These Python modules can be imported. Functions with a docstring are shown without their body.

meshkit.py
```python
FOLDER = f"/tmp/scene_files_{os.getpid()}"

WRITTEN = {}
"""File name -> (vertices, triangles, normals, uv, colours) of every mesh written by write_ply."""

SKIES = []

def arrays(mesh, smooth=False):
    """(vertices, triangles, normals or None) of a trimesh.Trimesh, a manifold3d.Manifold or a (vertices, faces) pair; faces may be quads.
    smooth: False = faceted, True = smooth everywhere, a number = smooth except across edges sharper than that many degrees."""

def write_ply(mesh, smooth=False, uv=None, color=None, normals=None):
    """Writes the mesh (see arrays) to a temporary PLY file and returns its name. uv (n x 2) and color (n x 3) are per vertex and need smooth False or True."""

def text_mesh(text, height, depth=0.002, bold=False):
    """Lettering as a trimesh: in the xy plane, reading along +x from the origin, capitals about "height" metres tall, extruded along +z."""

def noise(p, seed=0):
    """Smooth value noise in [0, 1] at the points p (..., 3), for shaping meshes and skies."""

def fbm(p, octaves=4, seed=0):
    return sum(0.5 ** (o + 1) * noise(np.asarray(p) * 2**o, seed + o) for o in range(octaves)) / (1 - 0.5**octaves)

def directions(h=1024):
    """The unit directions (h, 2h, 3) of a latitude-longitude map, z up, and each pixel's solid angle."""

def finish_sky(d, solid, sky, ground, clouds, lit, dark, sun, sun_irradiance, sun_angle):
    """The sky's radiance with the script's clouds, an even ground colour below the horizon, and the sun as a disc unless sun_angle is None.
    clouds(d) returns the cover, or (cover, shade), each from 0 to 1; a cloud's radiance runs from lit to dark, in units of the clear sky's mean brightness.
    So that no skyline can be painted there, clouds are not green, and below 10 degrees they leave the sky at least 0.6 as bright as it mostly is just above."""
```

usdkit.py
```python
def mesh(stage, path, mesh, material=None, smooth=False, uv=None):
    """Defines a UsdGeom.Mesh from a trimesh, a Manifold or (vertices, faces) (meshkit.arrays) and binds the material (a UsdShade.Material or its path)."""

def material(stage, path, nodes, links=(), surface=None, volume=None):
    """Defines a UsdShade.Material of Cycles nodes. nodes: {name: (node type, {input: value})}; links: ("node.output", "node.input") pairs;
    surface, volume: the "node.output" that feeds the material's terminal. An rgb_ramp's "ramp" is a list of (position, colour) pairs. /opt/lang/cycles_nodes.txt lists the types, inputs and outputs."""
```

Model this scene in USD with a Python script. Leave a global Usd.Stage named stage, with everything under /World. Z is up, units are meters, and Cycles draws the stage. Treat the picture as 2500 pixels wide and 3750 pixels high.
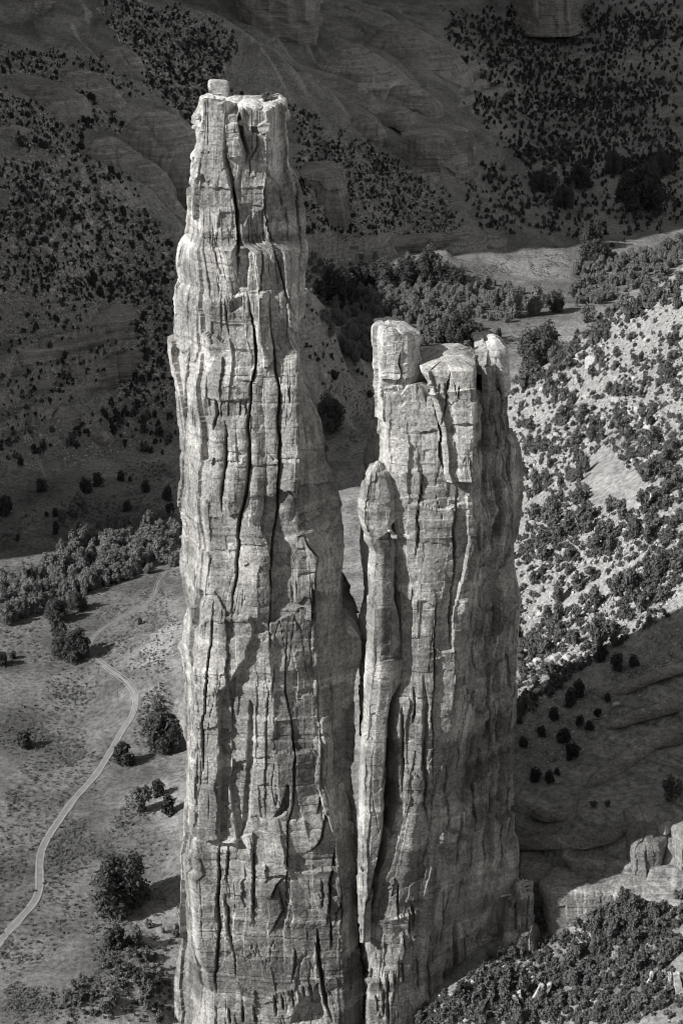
import math, random
import numpy as np
import trimesh, shapely
from scipy.interpolate import RBFInterpolator
from scipy.ndimage import map_coordinates, gaussian_filter, gaussian_filter1d
from scipy.spatial import ConvexHull
import usdkit, meshkit
from pxr import Usd, UsdGeom, UsdLux, UsdShade, Gf, Sdf, Vt

stage = Usd.Stage.CreateInMemory()
UsdGeom.SetStageUpAxis(stage, UsdGeom.Tokens.z)
UsdGeom.SetStageMetersPerUnit(stage, 1.0)
UsdGeom.Xform.Define(stage, '/World')
UsdGeom.Scope.Define(stage, '/World/Looks')

# ------------------------------------------------------------------ camera
CAM = np.array([0.0, 0.0, 300.0])
PITCH = math.radians(20.0)
FPX = 7470.0
cp, sp = math.cos(PITCH), math.sin(PITCH)
cam = UsdGeom.Camera.Define(stage, '/World/camera')
cam.CreateHorizontalApertureAttr(36.0)
cam.CreateVerticalApertureAttr(54.0)
cam.CreateFocalLengthAttr(36.0 * FPX / 2500.0)
cam.CreateClippingRangeAttr(Gf.Vec2f(1.0, 60000.0))
cam.CreateExposureAttr(0.9)
cam.AddTransformOp().Set(Gf.Matrix4d(1, 0, 0, 0, 0, sp, cp, 0, 0, -cp, sp, 0, 0, 0, 300.0, 1))

# ------------------------------------------------------------------ sky and sun (black and white film: a neutral sky)
SUN_EL = math.radians(34.0)
SUN_H = np.array([-0.925, -0.38]); SUN_H /= np.linalg.norm(SUN_H)
SUN = np.array([SUN_H[0] * math.cos(SUN_EL), SUN_H[1] * math.cos(SUN_EL), math.sin(SUN_EL)])
sky_mat = usdkit.material(stage, '/World/Looks/sky_look', {
    's': ('sky_texture', {'sky_type': 'single_scattering', 'sun_disc': False, 'sun_elevation': SUN_EL,
                          'sun_rotation': math.atan2(SUN[0], SUN[1]), 'altitude': 2000.0}),
    'g': ('rgb_to_bw', {}),
    'b': ('background_shader', {'strength': 0.105})}, [('s.color', 'g.color'), ('g.val', 'b.color')], surface='b.background')
sky = UsdLux.DomeLight.Define(stage, '/World/sky')
UsdShade.MaterialBindingAPI.Apply(sky.GetPrim()).Bind(sky_mat)
sky.GetPrim().SetCustomDataByKey('kind', 'structure')
sun = UsdLux.DistantLight.Define(stage, '/World/sun')
sun.CreateNormalizeAttr(True); sun.CreateIntensityAttr(0.9); sun.CreateAngleAttr(0.53)
sun.CreateColorAttr(Gf.Vec3f(1.0, 0.995, 0.985))
zx = SUN; xx = np.cross([0, 0, 1.0], zx); xx /= np.linalg.norm(xx); yx = np.cross(zx, xx)
sun.AddTransformOp().Set(Gf.Matrix4d(*xx, 0, *yx, 0, *zx, 0, 0, 0, 500.0, 1))

# ------------------------------------------------------------------ helpers
USED = {}
def numbered(parent, name):
    k = f'{parent}/{name}'
    n = USED.get(k, -1) + 1
    USED[k] = n
    return k if n == 0 else f'{k}_{n:03d}'

def tag(prim, label=None, cat=None, group=None, kind=None):
    p = prim.GetPrim() if hasattr(prim, 'GetPrim') else prim
    for k, v in (('label', label), ('category', cat), ('group', group), ('kind', kind)):
        if v: p.SetCustomDataByKey(k, v)
    return p

def obj(name, mesh, mat, parent='/World', smooth=False, **kw):
    path = numbered(parent, name)
    tone = None
    if isinstance(mesh, tuple) and len(mesh) == 3:
        tone = mesh[2]; mesh = mesh[:2]; smooth = False
    m = usdkit.mesh(stage, path, mesh, mat, smooth)
    if tone is not None:
        UsdGeom.PrimvarsAPI(m).CreatePrimvar('varnish', Sdf.ValueTypeNames.FloatArray, 'vertex').Set(Vt.FloatArray.FromNumpy(np.asarray(tone, np.float32)))
    tag(m, **kw)
    return path

def thing(name, label, cat, loc=(0, 0, 0), group=None):
    path = numbered('/World', name)
    x = UsdGeom.Xform.Define(stage, path)
    x.AddTranslateOp().Set(Gf.Vec3d(*map(float, loc)))
    tag(x, label, cat, group)
    return path

def ray(px, py):
    a = (np.asarray(px, float) - 1250) / FPX; b = (1875 - np.asarray(py, float)) / FPX
    a, b = np.broadcast_arrays(a, b)
    return np.stack([a, cp + b * sp, -sp + b * cp], -1)

def at_z(px, py, z):
    d = ray(px, py); t = (z - 300.0) / d[..., 2]
    return CAM + d * np.asarray(t)[..., None]

def at_y(px, py, y):
    d = ray(px, py); t = np.asarray(y) / d[..., 1]
    return CAM + d * np.asarray(t)[..., None]

def proj(P):
    P = np.asarray(P, float); q = P - CAM
    dep = q[..., 1] * cp - q[..., 2] * sp
    up = q[..., 1] * sp + q[..., 2] * cp
    return 1250 + FPX * q[..., 0] / dep, 1875 - FPX * up / dep

def hsh(i, seed=0):
    i = np.asarray(i).astype(np.int64)
    h = (i * 374761393 + seed * 668265263 + 1442695) & 0xFFFFFFFF
    h = ((h ^ (h >> 13)) * 1274126177) & 0xFFFFFFFF
    h = ((h ^ (h >> 15)) * 2246822519) & 0xFFFFFFFF
    return ((h ^ (h >> 16)) & 0xFFFFFF) / 16777215.0

def sm(x, a, b):
    t = np.clip((x - a) / (b - a), 0, 1)
    return t * t * (3 - 2 * t)

def inpoly(px, py, poly, soft=0.0):
    pg = shapely.Polygon(poly)
    x0, y0, x1, y1 = pg.bounds
    px = np.asarray(px, float); py = np.asarray(py, float)
    out = np.zeros(px.shape)
    m = (px > x0 - soft) & (px < x1 + soft) & (py > y0 - soft) & (py < y1 + soft)
    if m.any():
        if soft == 0:
            out[m] = shapely.contains_xy(pg, px[m], py[m])
        else:
            pts = shapely.points(px[m], py[m])
            d = shapely.distance(pts, pg.exterior)
            ins = shapely.contains_xy(pg, px[m], py[m])
            out[m] = sm(np.where(ins, d, -d), -soft, soft)
    return out

# ------------------------------------------------------------------ looks
def look(name, nodes, links, surface='p.BSDF'):
    return usdkit.material(stage, f'/World/Looks/{name}', nodes, links, surface=surface)

def grey(v): return (v, v * 0.992, v * 0.98)

def rock_look(name, dark, mid, light, patch=(0.10, 0.10, 0.035), patch_at=(0.46, 0.54), zband=0.35, bump=0.35, fine=1.6, streak=0.5, dip=0.0, band_amt=0.5, plates=0.0, layer=0.0, stain=0.0):
    n = {
        'av': ('attribute', {'attribute': 'varnish'}), 'mv': ('mix_color', {'fac': plates}),
        'g': ('geometry', {}),
        'm1': ('mapping', {'scale': patch}),
        'n1': ('noise_texture', {'scale': 1.0, 'detail': 7.0, 'roughness': 0.62, 'distortion': 0.6}),
        'r1': ('rgb_ramp', {'ramp': [(0.0, grey(0.0)), (patch_at[0], grey(0.12)), (patch_at[1], grey(0.9)), (1.0, grey(1.0))]}),
        'm2': ('mapping', {'scale': (0.55, 0.55, 0.02)}),
        'n2': ('noise_texture', {'scale': 1.0, 'detail': 4.0, 'roughness': 0.6}),
        'm3': ('mapping', {'scale': (0.02, 0.02, zband), 'rotation': (dip, dip * 0.6, 0)}),
        'n3': ('noise_texture', {'scale': 1.0, 'detail': 5.0, 'roughness': 0.75, 'distortion': 0.25}),
        'n4': ('noise_texture', {'scale': fine, 'detail': 6.0, 'roughness': 0.7}),
        'c1': ('mix_color', {'a': grey(dark), 'b': grey(light)}),
        'r2': ('rgb_ramp', {'ramp': [(0.38, grey(0.45)), (0.5, grey(0.95)), (0.62, grey(1.25))]}),
        'c2': ('mix_color', {'blend_type': 'multiply', 'fac': streak}),
        'r3': ('rgb_ramp', {'ramp': [(0.34, grey(0.5)), (0.46, grey(1.0)), (0.54, grey(0.9)), (0.6, grey(1.5)), (0.66, grey(1.0))]}),
        'c3': ('mix_color', {'blend_type': 'multiply', 'fac': band_amt, 'use_clamp': False}),
        'r4': ('rgb_ramp', {'ramp': [(0.36, grey(0.42)), (0.5, grey(1.0)), (0.64, grey(1.4))]}),
        'c4': ('mix_color', {'blend_type': 'multiply', 'fac': 0.8, 'use_clamp': False}),
        'm5': ('mapping', {'scale': (0.012, 0.012, 0.075)}),
        'n5': ('noise_texture', {'scale': 1.0, 'detail': 3.0, 'roughness': 0.6, 'distortion': 0.4}),
        'r5': ('rgb_ramp', {'ramp': [(0.36, grey(0.62)), (0.46, grey(0.8)), (0.5, grey(1.1)), (0.6, grey(0.95)), (0.66, grey(1.2))]}),
        'c5': ('mix_color', {'blend_type': 'multiply', 'fac': layer, 'use_clamp': False}),
        'm6': ('mapping', {'scale': (0.28, 0.28, 0.012)}),
        'n6': ('noise_texture', {'scale': 1.0, 'detail': 6.0, 'roughness': 0.65, 'distortion': 0.2}),
        'r6': ('rgb_ramp', {'ramp': [(0.5, grey(1.0)), (0.58, grey(0.62)), (0.7, grey(0.4))]}),
        'c6': ('mix_color', {'blend_type': 'multiply', 'fac': stain, 'use_clamp': False}),
        'b': ('bump', {'strength': bump, 'distance': 0.6}),
        'p': ('principled_bsdf', {'roughness': 0.95, 'specular_ior_level': 0.1}),
    }
    l = [('g.position', 'm1.vector'), ('m1.vector', 'n1.vector'), ('n1.fac', 'r1.fac'), ('g.position', 'm2.vector'), ('m2.vector', 'n2.vector'),
         ('g.position', 'm3.vector'), ('m3.vector', 'n3.vector'), ('g.position', 'n4.vector'),
         ('r1.color', 'mv.a'), ('av.fac', 'mv.b'), ('mv.result', 'c1.fac'), ('c1.result', 'c2.a'), ('n2.fac', 'r2.fac'), ('r2.color', 'c2.b'),
         ('c2.result', 'c3.a'), ('n3.fac', 'r3.fac'), ('r3.color', 'c3.b'),
         ('c3.result', 'c4.a'), ('n4.fac', 'r4.fac'), ('r4.color', 'c4.b'),
         ('g.position', 'm5.vector'), ('m5.vector', 'n5.vector'), ('n5.fac', 'r5.fac'), ('c4.result', 'c5.a'), ('r5.color', 'c5.b'),
         ('g.position', 'm6.vector'), ('m6.vector', 'n6.vector'), ('n6.fac', 'r6.fac'), ('c5.result', 'c6.a'), ('r6.color', 'c6.b'),
         ('c6.result', 'p.base_color'), ('n4.fac', 'b.height'), ('b.normal', 'p.normal')]
    return look(name, n, l)

ROCK = rock_look('varnished_sandstone', 0.15, 0.3, 0.56, patch=(0.13, 0.13, 0.075), patch_at=(0.48, 0.52), plates=0.6, streak=0.25, layer=0.8, stain=0.55, bump=0.5, band_amt=0.3, zband=0.22)
ROCK_DARK = rock_look('dark_varnished_sandstone', 0.13, 0.2, 0.46, patch=(0.13, 0.13, 0.06), patch_at=(0.47, 0.53), plates=0.65, streak=0.35, layer=0.7, stain=0.7, bump=0.5)
ROCK_TOP = rock_look('pale_cap_sandstone', 0.34, 0.45, 0.52, patch=(0.15, 0.15, 0.1), streak=0.15)
SLICK = rock_look('slickrock', 0.22, 0.28, 0.32, patch=(0.02, 0.02, 0.03), patch_at=(0.4, 0.6), zband=0.5, bump=0.35, streak=0.25, dip=0.12, band_amt=0.9, layer=0.5, stain=0.7)
LEDGE = rock_look('ledge_sandstone', 0.17, 0.26, 0.31, patch=(0.05, 0.05, 0.06), patch_at=(0.4, 0.6), zband=0.9, bump=0.5, streak=0.3, dip=0.05, band_amt=0.9)

def stone_look(name, a, b):
    return look(name, {
        'g': ('geometry', {}), 'o': ('object_info', {}),
        'n': ('noise_texture', {'scale': 1.3, 'detail': 5.0, 'roughness': 0.7}),
        'mx': ('mix_color', {'a': grey(a), 'b': grey(b)}),
        'r': ('rgb_ramp', {'ramp': [(0.35, grey(0.6)), (0.65, grey(1.3))]}),
        'c': ('mix_color', {'blend_type': 'multiply', 'fac': 0.9, 'use_clamp': False}),
        'bp': ('bump', {'strength': 0.4, 'distance': 0.3}),
        'p': ('principled_bsdf', {'roughness': 0.95, 'specular_ior_level': 0.1})},
        [('g.position', 'n.vector'), ('o.random', 'mx.fac'), ('mx.result', 'c.a'), ('n.fac', 'r.fac'), ('r.color', 'c.b'),
         ('c.result', 'p.base_color'), ('n.fac', 'bp.height'), ('bp.normal', 'p.normal')])
STONE = stone_look('boulder_stone', 0.34, 0.55)
STONE_PALE = stone_look('pale_rubble_stone', 0.28, 0.47)

def leaf_look(name, a, b, trans=0.25):
    return look(name, {
        'o': ('object_info', {}), 'g': ('geometry', {}),
        'n': ('noise_texture', {'scale': 0.7, 'detail': 3.0}),
        'ad': ('math', {'math_type': 'multiply_add', 'value2': 0.5}),
        'mx': ('mix_color', {'a': grey(a), 'b': grey(b)}),
        'd': ('diffuse_bsdf', {}), 't': ('translucent_bsdf', {}), 'm': ('mix_closure', {'fac': trans})},
        [('g.position', 'n.vector'), ('o.random', 'ad.value1'), ('n.fac', 'ad.value3'), ('ad.value', 'mx.fac'),
         ('mx.result', 'd.color'), ('mx.result', 't.color'), ('d.BSDF', 'm.closure1'), ('t.BSDF', 'm.closure2')], surface='m.closure')
# ------------------------------------------------------------------ terrain
# (pixel x, pixel y, height): a point on the ground seen along that line, at its real height
CTRL = [
 # meadow left
 (0,3740,-1),(300,3740,1),(560,3740,-2),(0,3500,0),(300,3500,1),(620,3480,0),(0,3200,0),(300,3200,0),(600,3200,2),(0,2900,0),(350,2900,0),(620,2850,5),
 (0,2600,0),(350,2600,0),(640,2600,6),(0,2300,0),(350,2300,1),(640,2330,13),(0,2000,0),(400,2000,1),(0,1900,2),(400,1800,2),(600,1720,2),
 (640,2000,3),
 # spur 1, near left
 (0,1600,14),(350,1550,8),(560,1500,9),(0,1350,34),(300,1330,28),(560,1330,26),(350,1100,50),(0,1100,55),(560,1150,44),(0,1000,68),(300,1000,64),(500,1000,58),
 (0,700,99),(160,567,114),(383,663,98),(530,765,83),(640,860,73),(0,520,120),
 (1130,1085,58),(1200,1130,48),(1277,1260,24),(1330,1350,8),(1200,1350,16),(1200,1600,5),(1250,1450,7),(1330,1600,5),
 (1290,1900,14),(1290,2200,30),(1300,1750,9),
 # spur 2
 (0,250,124),(300,250,119),(500,250,113),(640,300,101),(0,400,114),(300,400,106),(640,500,84),(640,760,70),(420,620,86),
 (500,50,138),(800,60,134),(650,150,122),(1000,310,94),(1100,400,79),(1300,500,61),(1500,620,45),(1700,800,22),(1600,890,18),
 (1000,600,62),(1150,700,55),(1200,800,36),(1150,950,15),(1350,750,40),
 (1500,940,6),(1750,980,4),(1500,1100,3),(2100,1200,3),(1970,1300,3),(1850,1350,3),(1350,1100,6),(1700,1150,3),(1400,1250,3),
 # far
 (1800,250,56),(1900,350,30),(1900,500,20),(2200,400,30),(2400,450,28),(2200,560,20),(2300,700,8),(2450,800,5),(2000,700,14),(2200,850,4),(2450,900,4),
 (2200,100,68),(2200,20,80),(2500,50,92),(2500,200,63),(1700,100,75),(1900,60,72),(2480,650,10),
 # right slope
 (2000,1900,70),(2400,1900,86),(2500,1010,103),(2300,1100,84),(2100,1260,62),(1900,1380,48),(2500,1450,100),(2200,1600,74),(1950,1650,60),
 (1900,2000,64),(1900,2500,54),(2450,2200,74),(2450,2500,62),(2000,2700,50),(2450,2900,48),(1950,2950,42),(2200,2300,62),(2200,2900,45),
 (2100,3050,43),(2450,3050,46),(2100,3215,34),(2450,3240,36),(2200,3500,22),(2500,3740,25),(1720,3590,15.5),(1590,3708,8.5),(1830,3458,20.5),(2000,3400,22),(2350,3400,28),
]
cpts = np.array([at_z(a, b, z) for a, b, z in CTRL])
XYZ = [  # hidden ground: behind crests and beside the picture
 (-190,1150,85),(-150,1165,80),(-110,1150,62),(-80,1120,58),(-200,1600,150),(-60,1570,105),(0,1530,75),(50,1500,55),(90,1480,35),
 (-30,1080,25),(0,1050,10),(60,1010,5),(170,960,45),(130,960,25),(190,960,65),(230,850,130),(220,640,110),(200,500,80),(180,420,50),(260,700,140),
 (-130,430,0),(-200,430,8),(-260,560,12),(-260,760,30),(-300,950,110),(-380,1200,170),(-400,1500,200),(-100,380,-2),(0,380,5),(100,360,18),
 (0,425,-16),(-34,436,-12),(-41,448,-6),(25,425,-8),(-15,400,-18),(15,395,-16),(0,470,-5),(40,480,38),(45,470,33),(20,500,24),(-20,520,12),(40,560,36),(-60,620,12),(0,700,20),(50,700,34),(60,800,28),(0,800,14),(30,900,10),(-40,900,6),(0,1650,88),(-100,1700,120),(100,1650,60),
 (0,2100,90),(200,2100,80),(-300,2100,170),(500,2000,110),(0,2800,240),(400,2800,240),(-500,2800,300),(800,2600,240),(400,1400,25),(420,1100,60),(350,1700,40),
]
allp = np.vstack([cpts, np.array(XYZ, float)])
rbf = RBFInterpolator(allp[:, :2] / 300.0, allp[:, 2], kernel='thin_plate_spline', smoothing=2e-4, neighbors=None)
A_IN = 0.195
aa = np.concatenate([np.linspace(-0.42, -A_IN, 28)[:-1], np.linspace(-A_IN, A_IN, 540), np.linspace(A_IN, 0.42, 28)[1:]])
LY0, LY1, NY = math.log(350.0), math.log(2900.0), 600
ly = np.linspace(LY0, LY1, NY)
Yg = np.exp(ly)[:, None] * np.ones(len(aa))[None, :]
Xg = Yg * aa[None, :]
# coarse evaluation, then interpolation: the surface is smooth
ca = np.linspace(-0.42, 0.42, 141); cl = np.linspace(LY0, LY1, 240)
cy = np.exp(cl)[:, None] * np.ones(141)[None, :]; cx = cy * ca[None, :]
cz = rbf(np.stack([cx.ravel(), cy.ravel()], 1) / 300.0).reshape(cx.shape)
ii = (np.log(Yg) - LY0) / (LY1 - LY0) * 239; jj = (aa[None, :] + 0.42) / 0.84 * 140 + 0 * Yg
Zg = map_coordinates(cz, [ii, jj], order=3, mode='nearest')
Zg = np.maximum(Zg, np.where(Yg < 1300, -4, 0))
PXg, PYg = proj(np.stack([Xg, Yg, Zg], -1))

def terrace(z, step, sharp, warp):
    q = (z + warp) / step
    f = q - np.floor(q)
    f2 = sm(f, 0.5 - sharp, 0.5 + sharp)
    return (np.floor(q) + f2) * step - warp

P3 = np.stack([Xg, Yg, 0 * Xg], -1)
n_big = meshkit.fbm(P3 / 70.0, 4, 3) - 0.5
n_mid = meshkit.fbm(P3 / 14.0, 4, 5) - 0.5
n_fin = meshkit.fbm(P3 / 2.6, 3, 9) - 0.5
meadow = np.maximum.reduce([
    inpoly(PXg, PYg, [(-900,1950),(330,1750),(640,1750),(640,2250),(560,2750),(560,3300),(300,3800),(-900,3800)], 80),
    inpoly(PXg, PYg, [(1180,1450),(1330,1400),(1330,1650),(1180,1750)], 60),
    inpoly(PXg, PYg, [(1100,960),(2000,900),(2500,800),(3200,800),(3200,950),(2300,1080),(1860,1380),(1400,1300)], 60)])
slick = np.maximum.reduce([
    inpoly(PXg, PYg, [(2050,2850),(2330,2560),(2560,2400),(3000,2500),(3000,3000),(2300,3050),(1860,3080),(1860,2870)], 50)])
rough = 1 - 0.85 * np.maximum(meadow, slick)
Zg = Zg + rough * (n_big * 9.0 * (Yg / 900) + n_mid * 3.4) + (0.25 + 0.75 * rough) * n_fin * 0.9 * np.clip(Yg / 700, 0.6, 1.6)
# gullies running down the slopes
gul = np.abs(meshkit.noise(np.stack([Xg / 26 + Yg / 60, Yg / 90 - Xg / 120, 0 * Xg], -1), 21) - 0.5)
Zg -= rough * 2.6 * (1 - sm(gul, 0, 0.14)) * np.clip((Yg - 520) / 400, 0.25, 1.2)
# bedded ledges
def ledges(poly, step, sharp, soft, seed, wamp=10, dipx=0.0):
    global Zg
    m = inpoly(PXg, PYg, poly, soft)
    w = (meshkit.fbm(P3 / 45.0, 3, seed) - 0.5) * wamp + dipx * Xg
    t = terrace(Zg, step, sharp, w)
    t2 = terrace(t, step / 3.1, 0.16, w * 0.7 + 1.3)
    Zg = Zg * (1 - m) + (0.55 * t + 0.45 * t2) * m
ledges([(-200,1150),(120,1230),(330,1100),(480,1090),(560,1250),(520,1330),(350,1420),(120,1560),(-200,1640)], 9, 0.10, 40, 31, 8, -0.10)
ledges([(900,640),(1150,620),(1260,700),(1250,800),(1050,830),(700,800),(690,700)], 11, 0.10, 25, 33)
ledges([(1480,480),(1720,480),(1760,620),(1600,640),(1520,600)], 10, 0.1, 25, 35)
ledges([(1150,860),(1500,850),(1760,830),(1850,850),(1800,905),(1500,930),(1150,960)], 6, 0.12, 15, 37)
ledges([(1700,230),(2300,200),(2500,330),(2500,420),(1700,380)], 8, 0.15, 30, 39)
ledges([(1950,2560),(2500,2350),(2900,2300),(2900,2700),(2200,2700)], 2.4, 0.2, 40, 41, 9, 0.06)
ledges([(1870,3080),(2100,3100),(2500,3080),(2900,3050),(2900,3330),(2400,3310),(1880,3330)], 5.0, 0.10, 25, 43, 2)
ZB = Zg.copy()

def tindex(x, y):
    a = np.clip(np.asarray(x) / np.asarray(y), -0.419, 0.419)
    j = np.interp(a, aa, np.arange(len(aa)))
    i = (np.log(y) - LY0) / (LY1 - LY0) * (NY - 1)
    return i, j
def height(x, y):
    i, j = tindex(np.asarray(x, float), np.asarray(y, float))
    return map_coordinates(ZB, [np.ravel(i), np.ravel(j)], order=1, mode='nearest').reshape(np.shape(i))
def ground(px, py, ymin=395.0, n=900):
    """the first ground point seen through each pixel"""
    d = ray(px, py).reshape(-1, 3); d = d / d[:, 1:2]
    ys = np.exp(np.linspace(math.log(ymin), math.log(2850.0), n))
    out = np.full((len(d), 3), np.nan)
    for k in range(0, len(d), 4000):
        dd = d[k:k + 4000]
        x = dd[:, :1] * ys; z = 300 + dd[:, 2:] * ys
        h = height(x, np.broadcast_to(ys, x.shape))
        below = z < h
        i = np.argmax(below, 1); ok = below.any(1) & (i > 0)
        r = np.arange(len(dd)); i1 = np.maximum(i, 1)
        e0 = z[r, i1 - 1] - h[r, i1 - 1]; e1 = h[r, i1] - z[r, i1]
        f = np.clip(e0 / np.maximum(e0 + e1, 1e-6), 0, 1)
        y = ys[i1 - 1] + (ys[i1] - ys[i1 - 1]) * f
        p = np.stack([dd[:, 0] * y, y, 300 + dd[:, 2] * y], 1)
        p[~ok] = np.nan
        out[k:k + 4000] = p
    return out

def grid_faces(nr, nc, wrap=False):
    i = np.arange(nr - 1)[:, None]; j = np.arange(nc if wrap else nc - 1)[None, :]
    a = i * nc + j; b = i * nc + (j + 1) % nc; c = (i + 1) * nc + (j + 1) % nc; d = (i + 1) * nc + j
    return np.stack([a + 0 * b, b + 0 * a, c, d + 0 * c], -1).reshape(-1, 4)

GROUND = look('canyon_ground', {
    'g': ('geometry', {}),
    'sx': ('separate_xyz', {}), 'nz': ('math', {'math_type': 'absolute'}),
    'n1': ('noise_texture', {'scale': 0.035, 'detail': 6.0, 'roughness': 0.65}),
    'n2': ('noise_texture', {'scale': 0.6, 'detail': 6.0, 'roughness': 0.75}),
    'at': ('attribute', {'attribute': 'meadow'}), 'as': ('attribute', {'attribute': 'slick'}), 'ap': ('attribute', {'attribute': 'pale'}),
    'm3': ('mapping', {'scale': (0.02, 0.02, 0.8), 'rotation': (0.1, 0.06, 0)}),
    'n3': ('noise_texture', {'scale': 1.0, 'detail': 5.0, 'roughness': 0.75, 'distortion': 0.3}),
    'r1': ('rgb_ramp', {'ramp': [(0.38, grey(0.15)), (0.5, grey(0.21)), (0.62, grey(0.28))]}),
    'r2': ('rgb_ramp', {'ramp': [(0.36, grey(0.45)), (0.5, grey(1.0)), (0.64, grey(1.45))]}),
    'c1': ('mix_color', {'blend_type': 'multiply', 'fac': 0.9, 'use_clamp': False}),
    'rm': ('rgb_ramp', {'ramp': [(0.38, grey(0.09)), (0.5, grey(0.14)), (0.62, grey(0.19))]}),
    'cm': ('mix_color', {}),
    'r3': ('rgb_ramp', {'ramp': [(0.36, grey(0.18)), (0.5, grey(0.31)), (0.57, grey(0.26)), (0.64, grey(0.40))]}),
    'st': ('map_range', {'from_min': 0.86, 'from_max': 0.66, 'clamp': True}),
    'mxs': ('math', {'math_type': 'maximum'}),
    'cs': ('mix_color', {}),
    'cpale': ('mix_color', {'b': grey(0.30)}),
    'cp2': ('mix_color', {'blend_type': 'multiply', 'fac': 0.8, 'use_clamp': False}),
    'b': ('bump', {'strength': 0.8, 'distance': 1.0}),
    'p': ('principled_bsdf', {'roughness': 0.96, 'specular_ior_level': 0.05})},
    [('g.position', 'n1.vector'), ('g.position', 'n2.vector'), ('g.position', 'm3.vector'), ('m3.vector', 'n3.vector'),
     ('n1.fac', 'r1.fac'), ('n2.fac', 'r2.fac'), ('n1.fac', 'rm.fac'),
     ('r1.color', 'cm.a'), ('rm.color', 'cm.b'), ('at.fac', 'cm.fac'),
     ('g.true_normal', 'sx.vector'), ('sx.z', 'nz.value1'), ('nz.value', 'st.value'), ('st.result', 'mxs.value1'), ('as.fac', 'mxs.value2'),
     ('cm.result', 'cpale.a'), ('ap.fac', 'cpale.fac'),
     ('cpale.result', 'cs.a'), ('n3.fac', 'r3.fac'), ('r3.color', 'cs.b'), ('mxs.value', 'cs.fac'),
     ('cs.result', 'c1.a'), ('r2.color', 'c1.b'), ('c1.result', 'p.base_color'), ('n2.fac', 'b.height'), ('b.normal', 'p.normal')])

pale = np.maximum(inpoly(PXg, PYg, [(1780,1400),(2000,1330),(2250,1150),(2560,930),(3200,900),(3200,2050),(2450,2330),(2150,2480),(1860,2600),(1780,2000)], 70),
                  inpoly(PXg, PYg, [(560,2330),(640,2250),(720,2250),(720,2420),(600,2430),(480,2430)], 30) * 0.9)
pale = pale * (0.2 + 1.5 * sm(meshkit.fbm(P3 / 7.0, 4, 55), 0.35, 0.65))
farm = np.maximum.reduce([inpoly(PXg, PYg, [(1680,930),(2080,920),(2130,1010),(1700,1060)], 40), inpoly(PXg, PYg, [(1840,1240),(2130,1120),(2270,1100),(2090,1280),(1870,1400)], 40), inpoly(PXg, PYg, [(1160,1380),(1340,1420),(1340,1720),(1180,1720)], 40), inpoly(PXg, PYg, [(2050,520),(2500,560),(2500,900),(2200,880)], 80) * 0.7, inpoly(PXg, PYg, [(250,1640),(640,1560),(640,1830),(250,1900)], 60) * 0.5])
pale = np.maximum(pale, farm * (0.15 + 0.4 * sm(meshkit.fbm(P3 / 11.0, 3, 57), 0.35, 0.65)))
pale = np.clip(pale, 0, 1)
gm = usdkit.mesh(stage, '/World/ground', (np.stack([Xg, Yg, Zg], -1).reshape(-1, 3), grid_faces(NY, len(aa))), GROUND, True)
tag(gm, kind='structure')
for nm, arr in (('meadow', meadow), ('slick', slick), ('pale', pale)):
    UsdGeom.PrimvarsAPI(gm).CreatePrimvar(nm, Sdf.ValueTypeNames.FloatArray, 'vertex').Set(Vt.FloatArray.FromNumpy(arr.ravel().astype(np.float32)))

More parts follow.
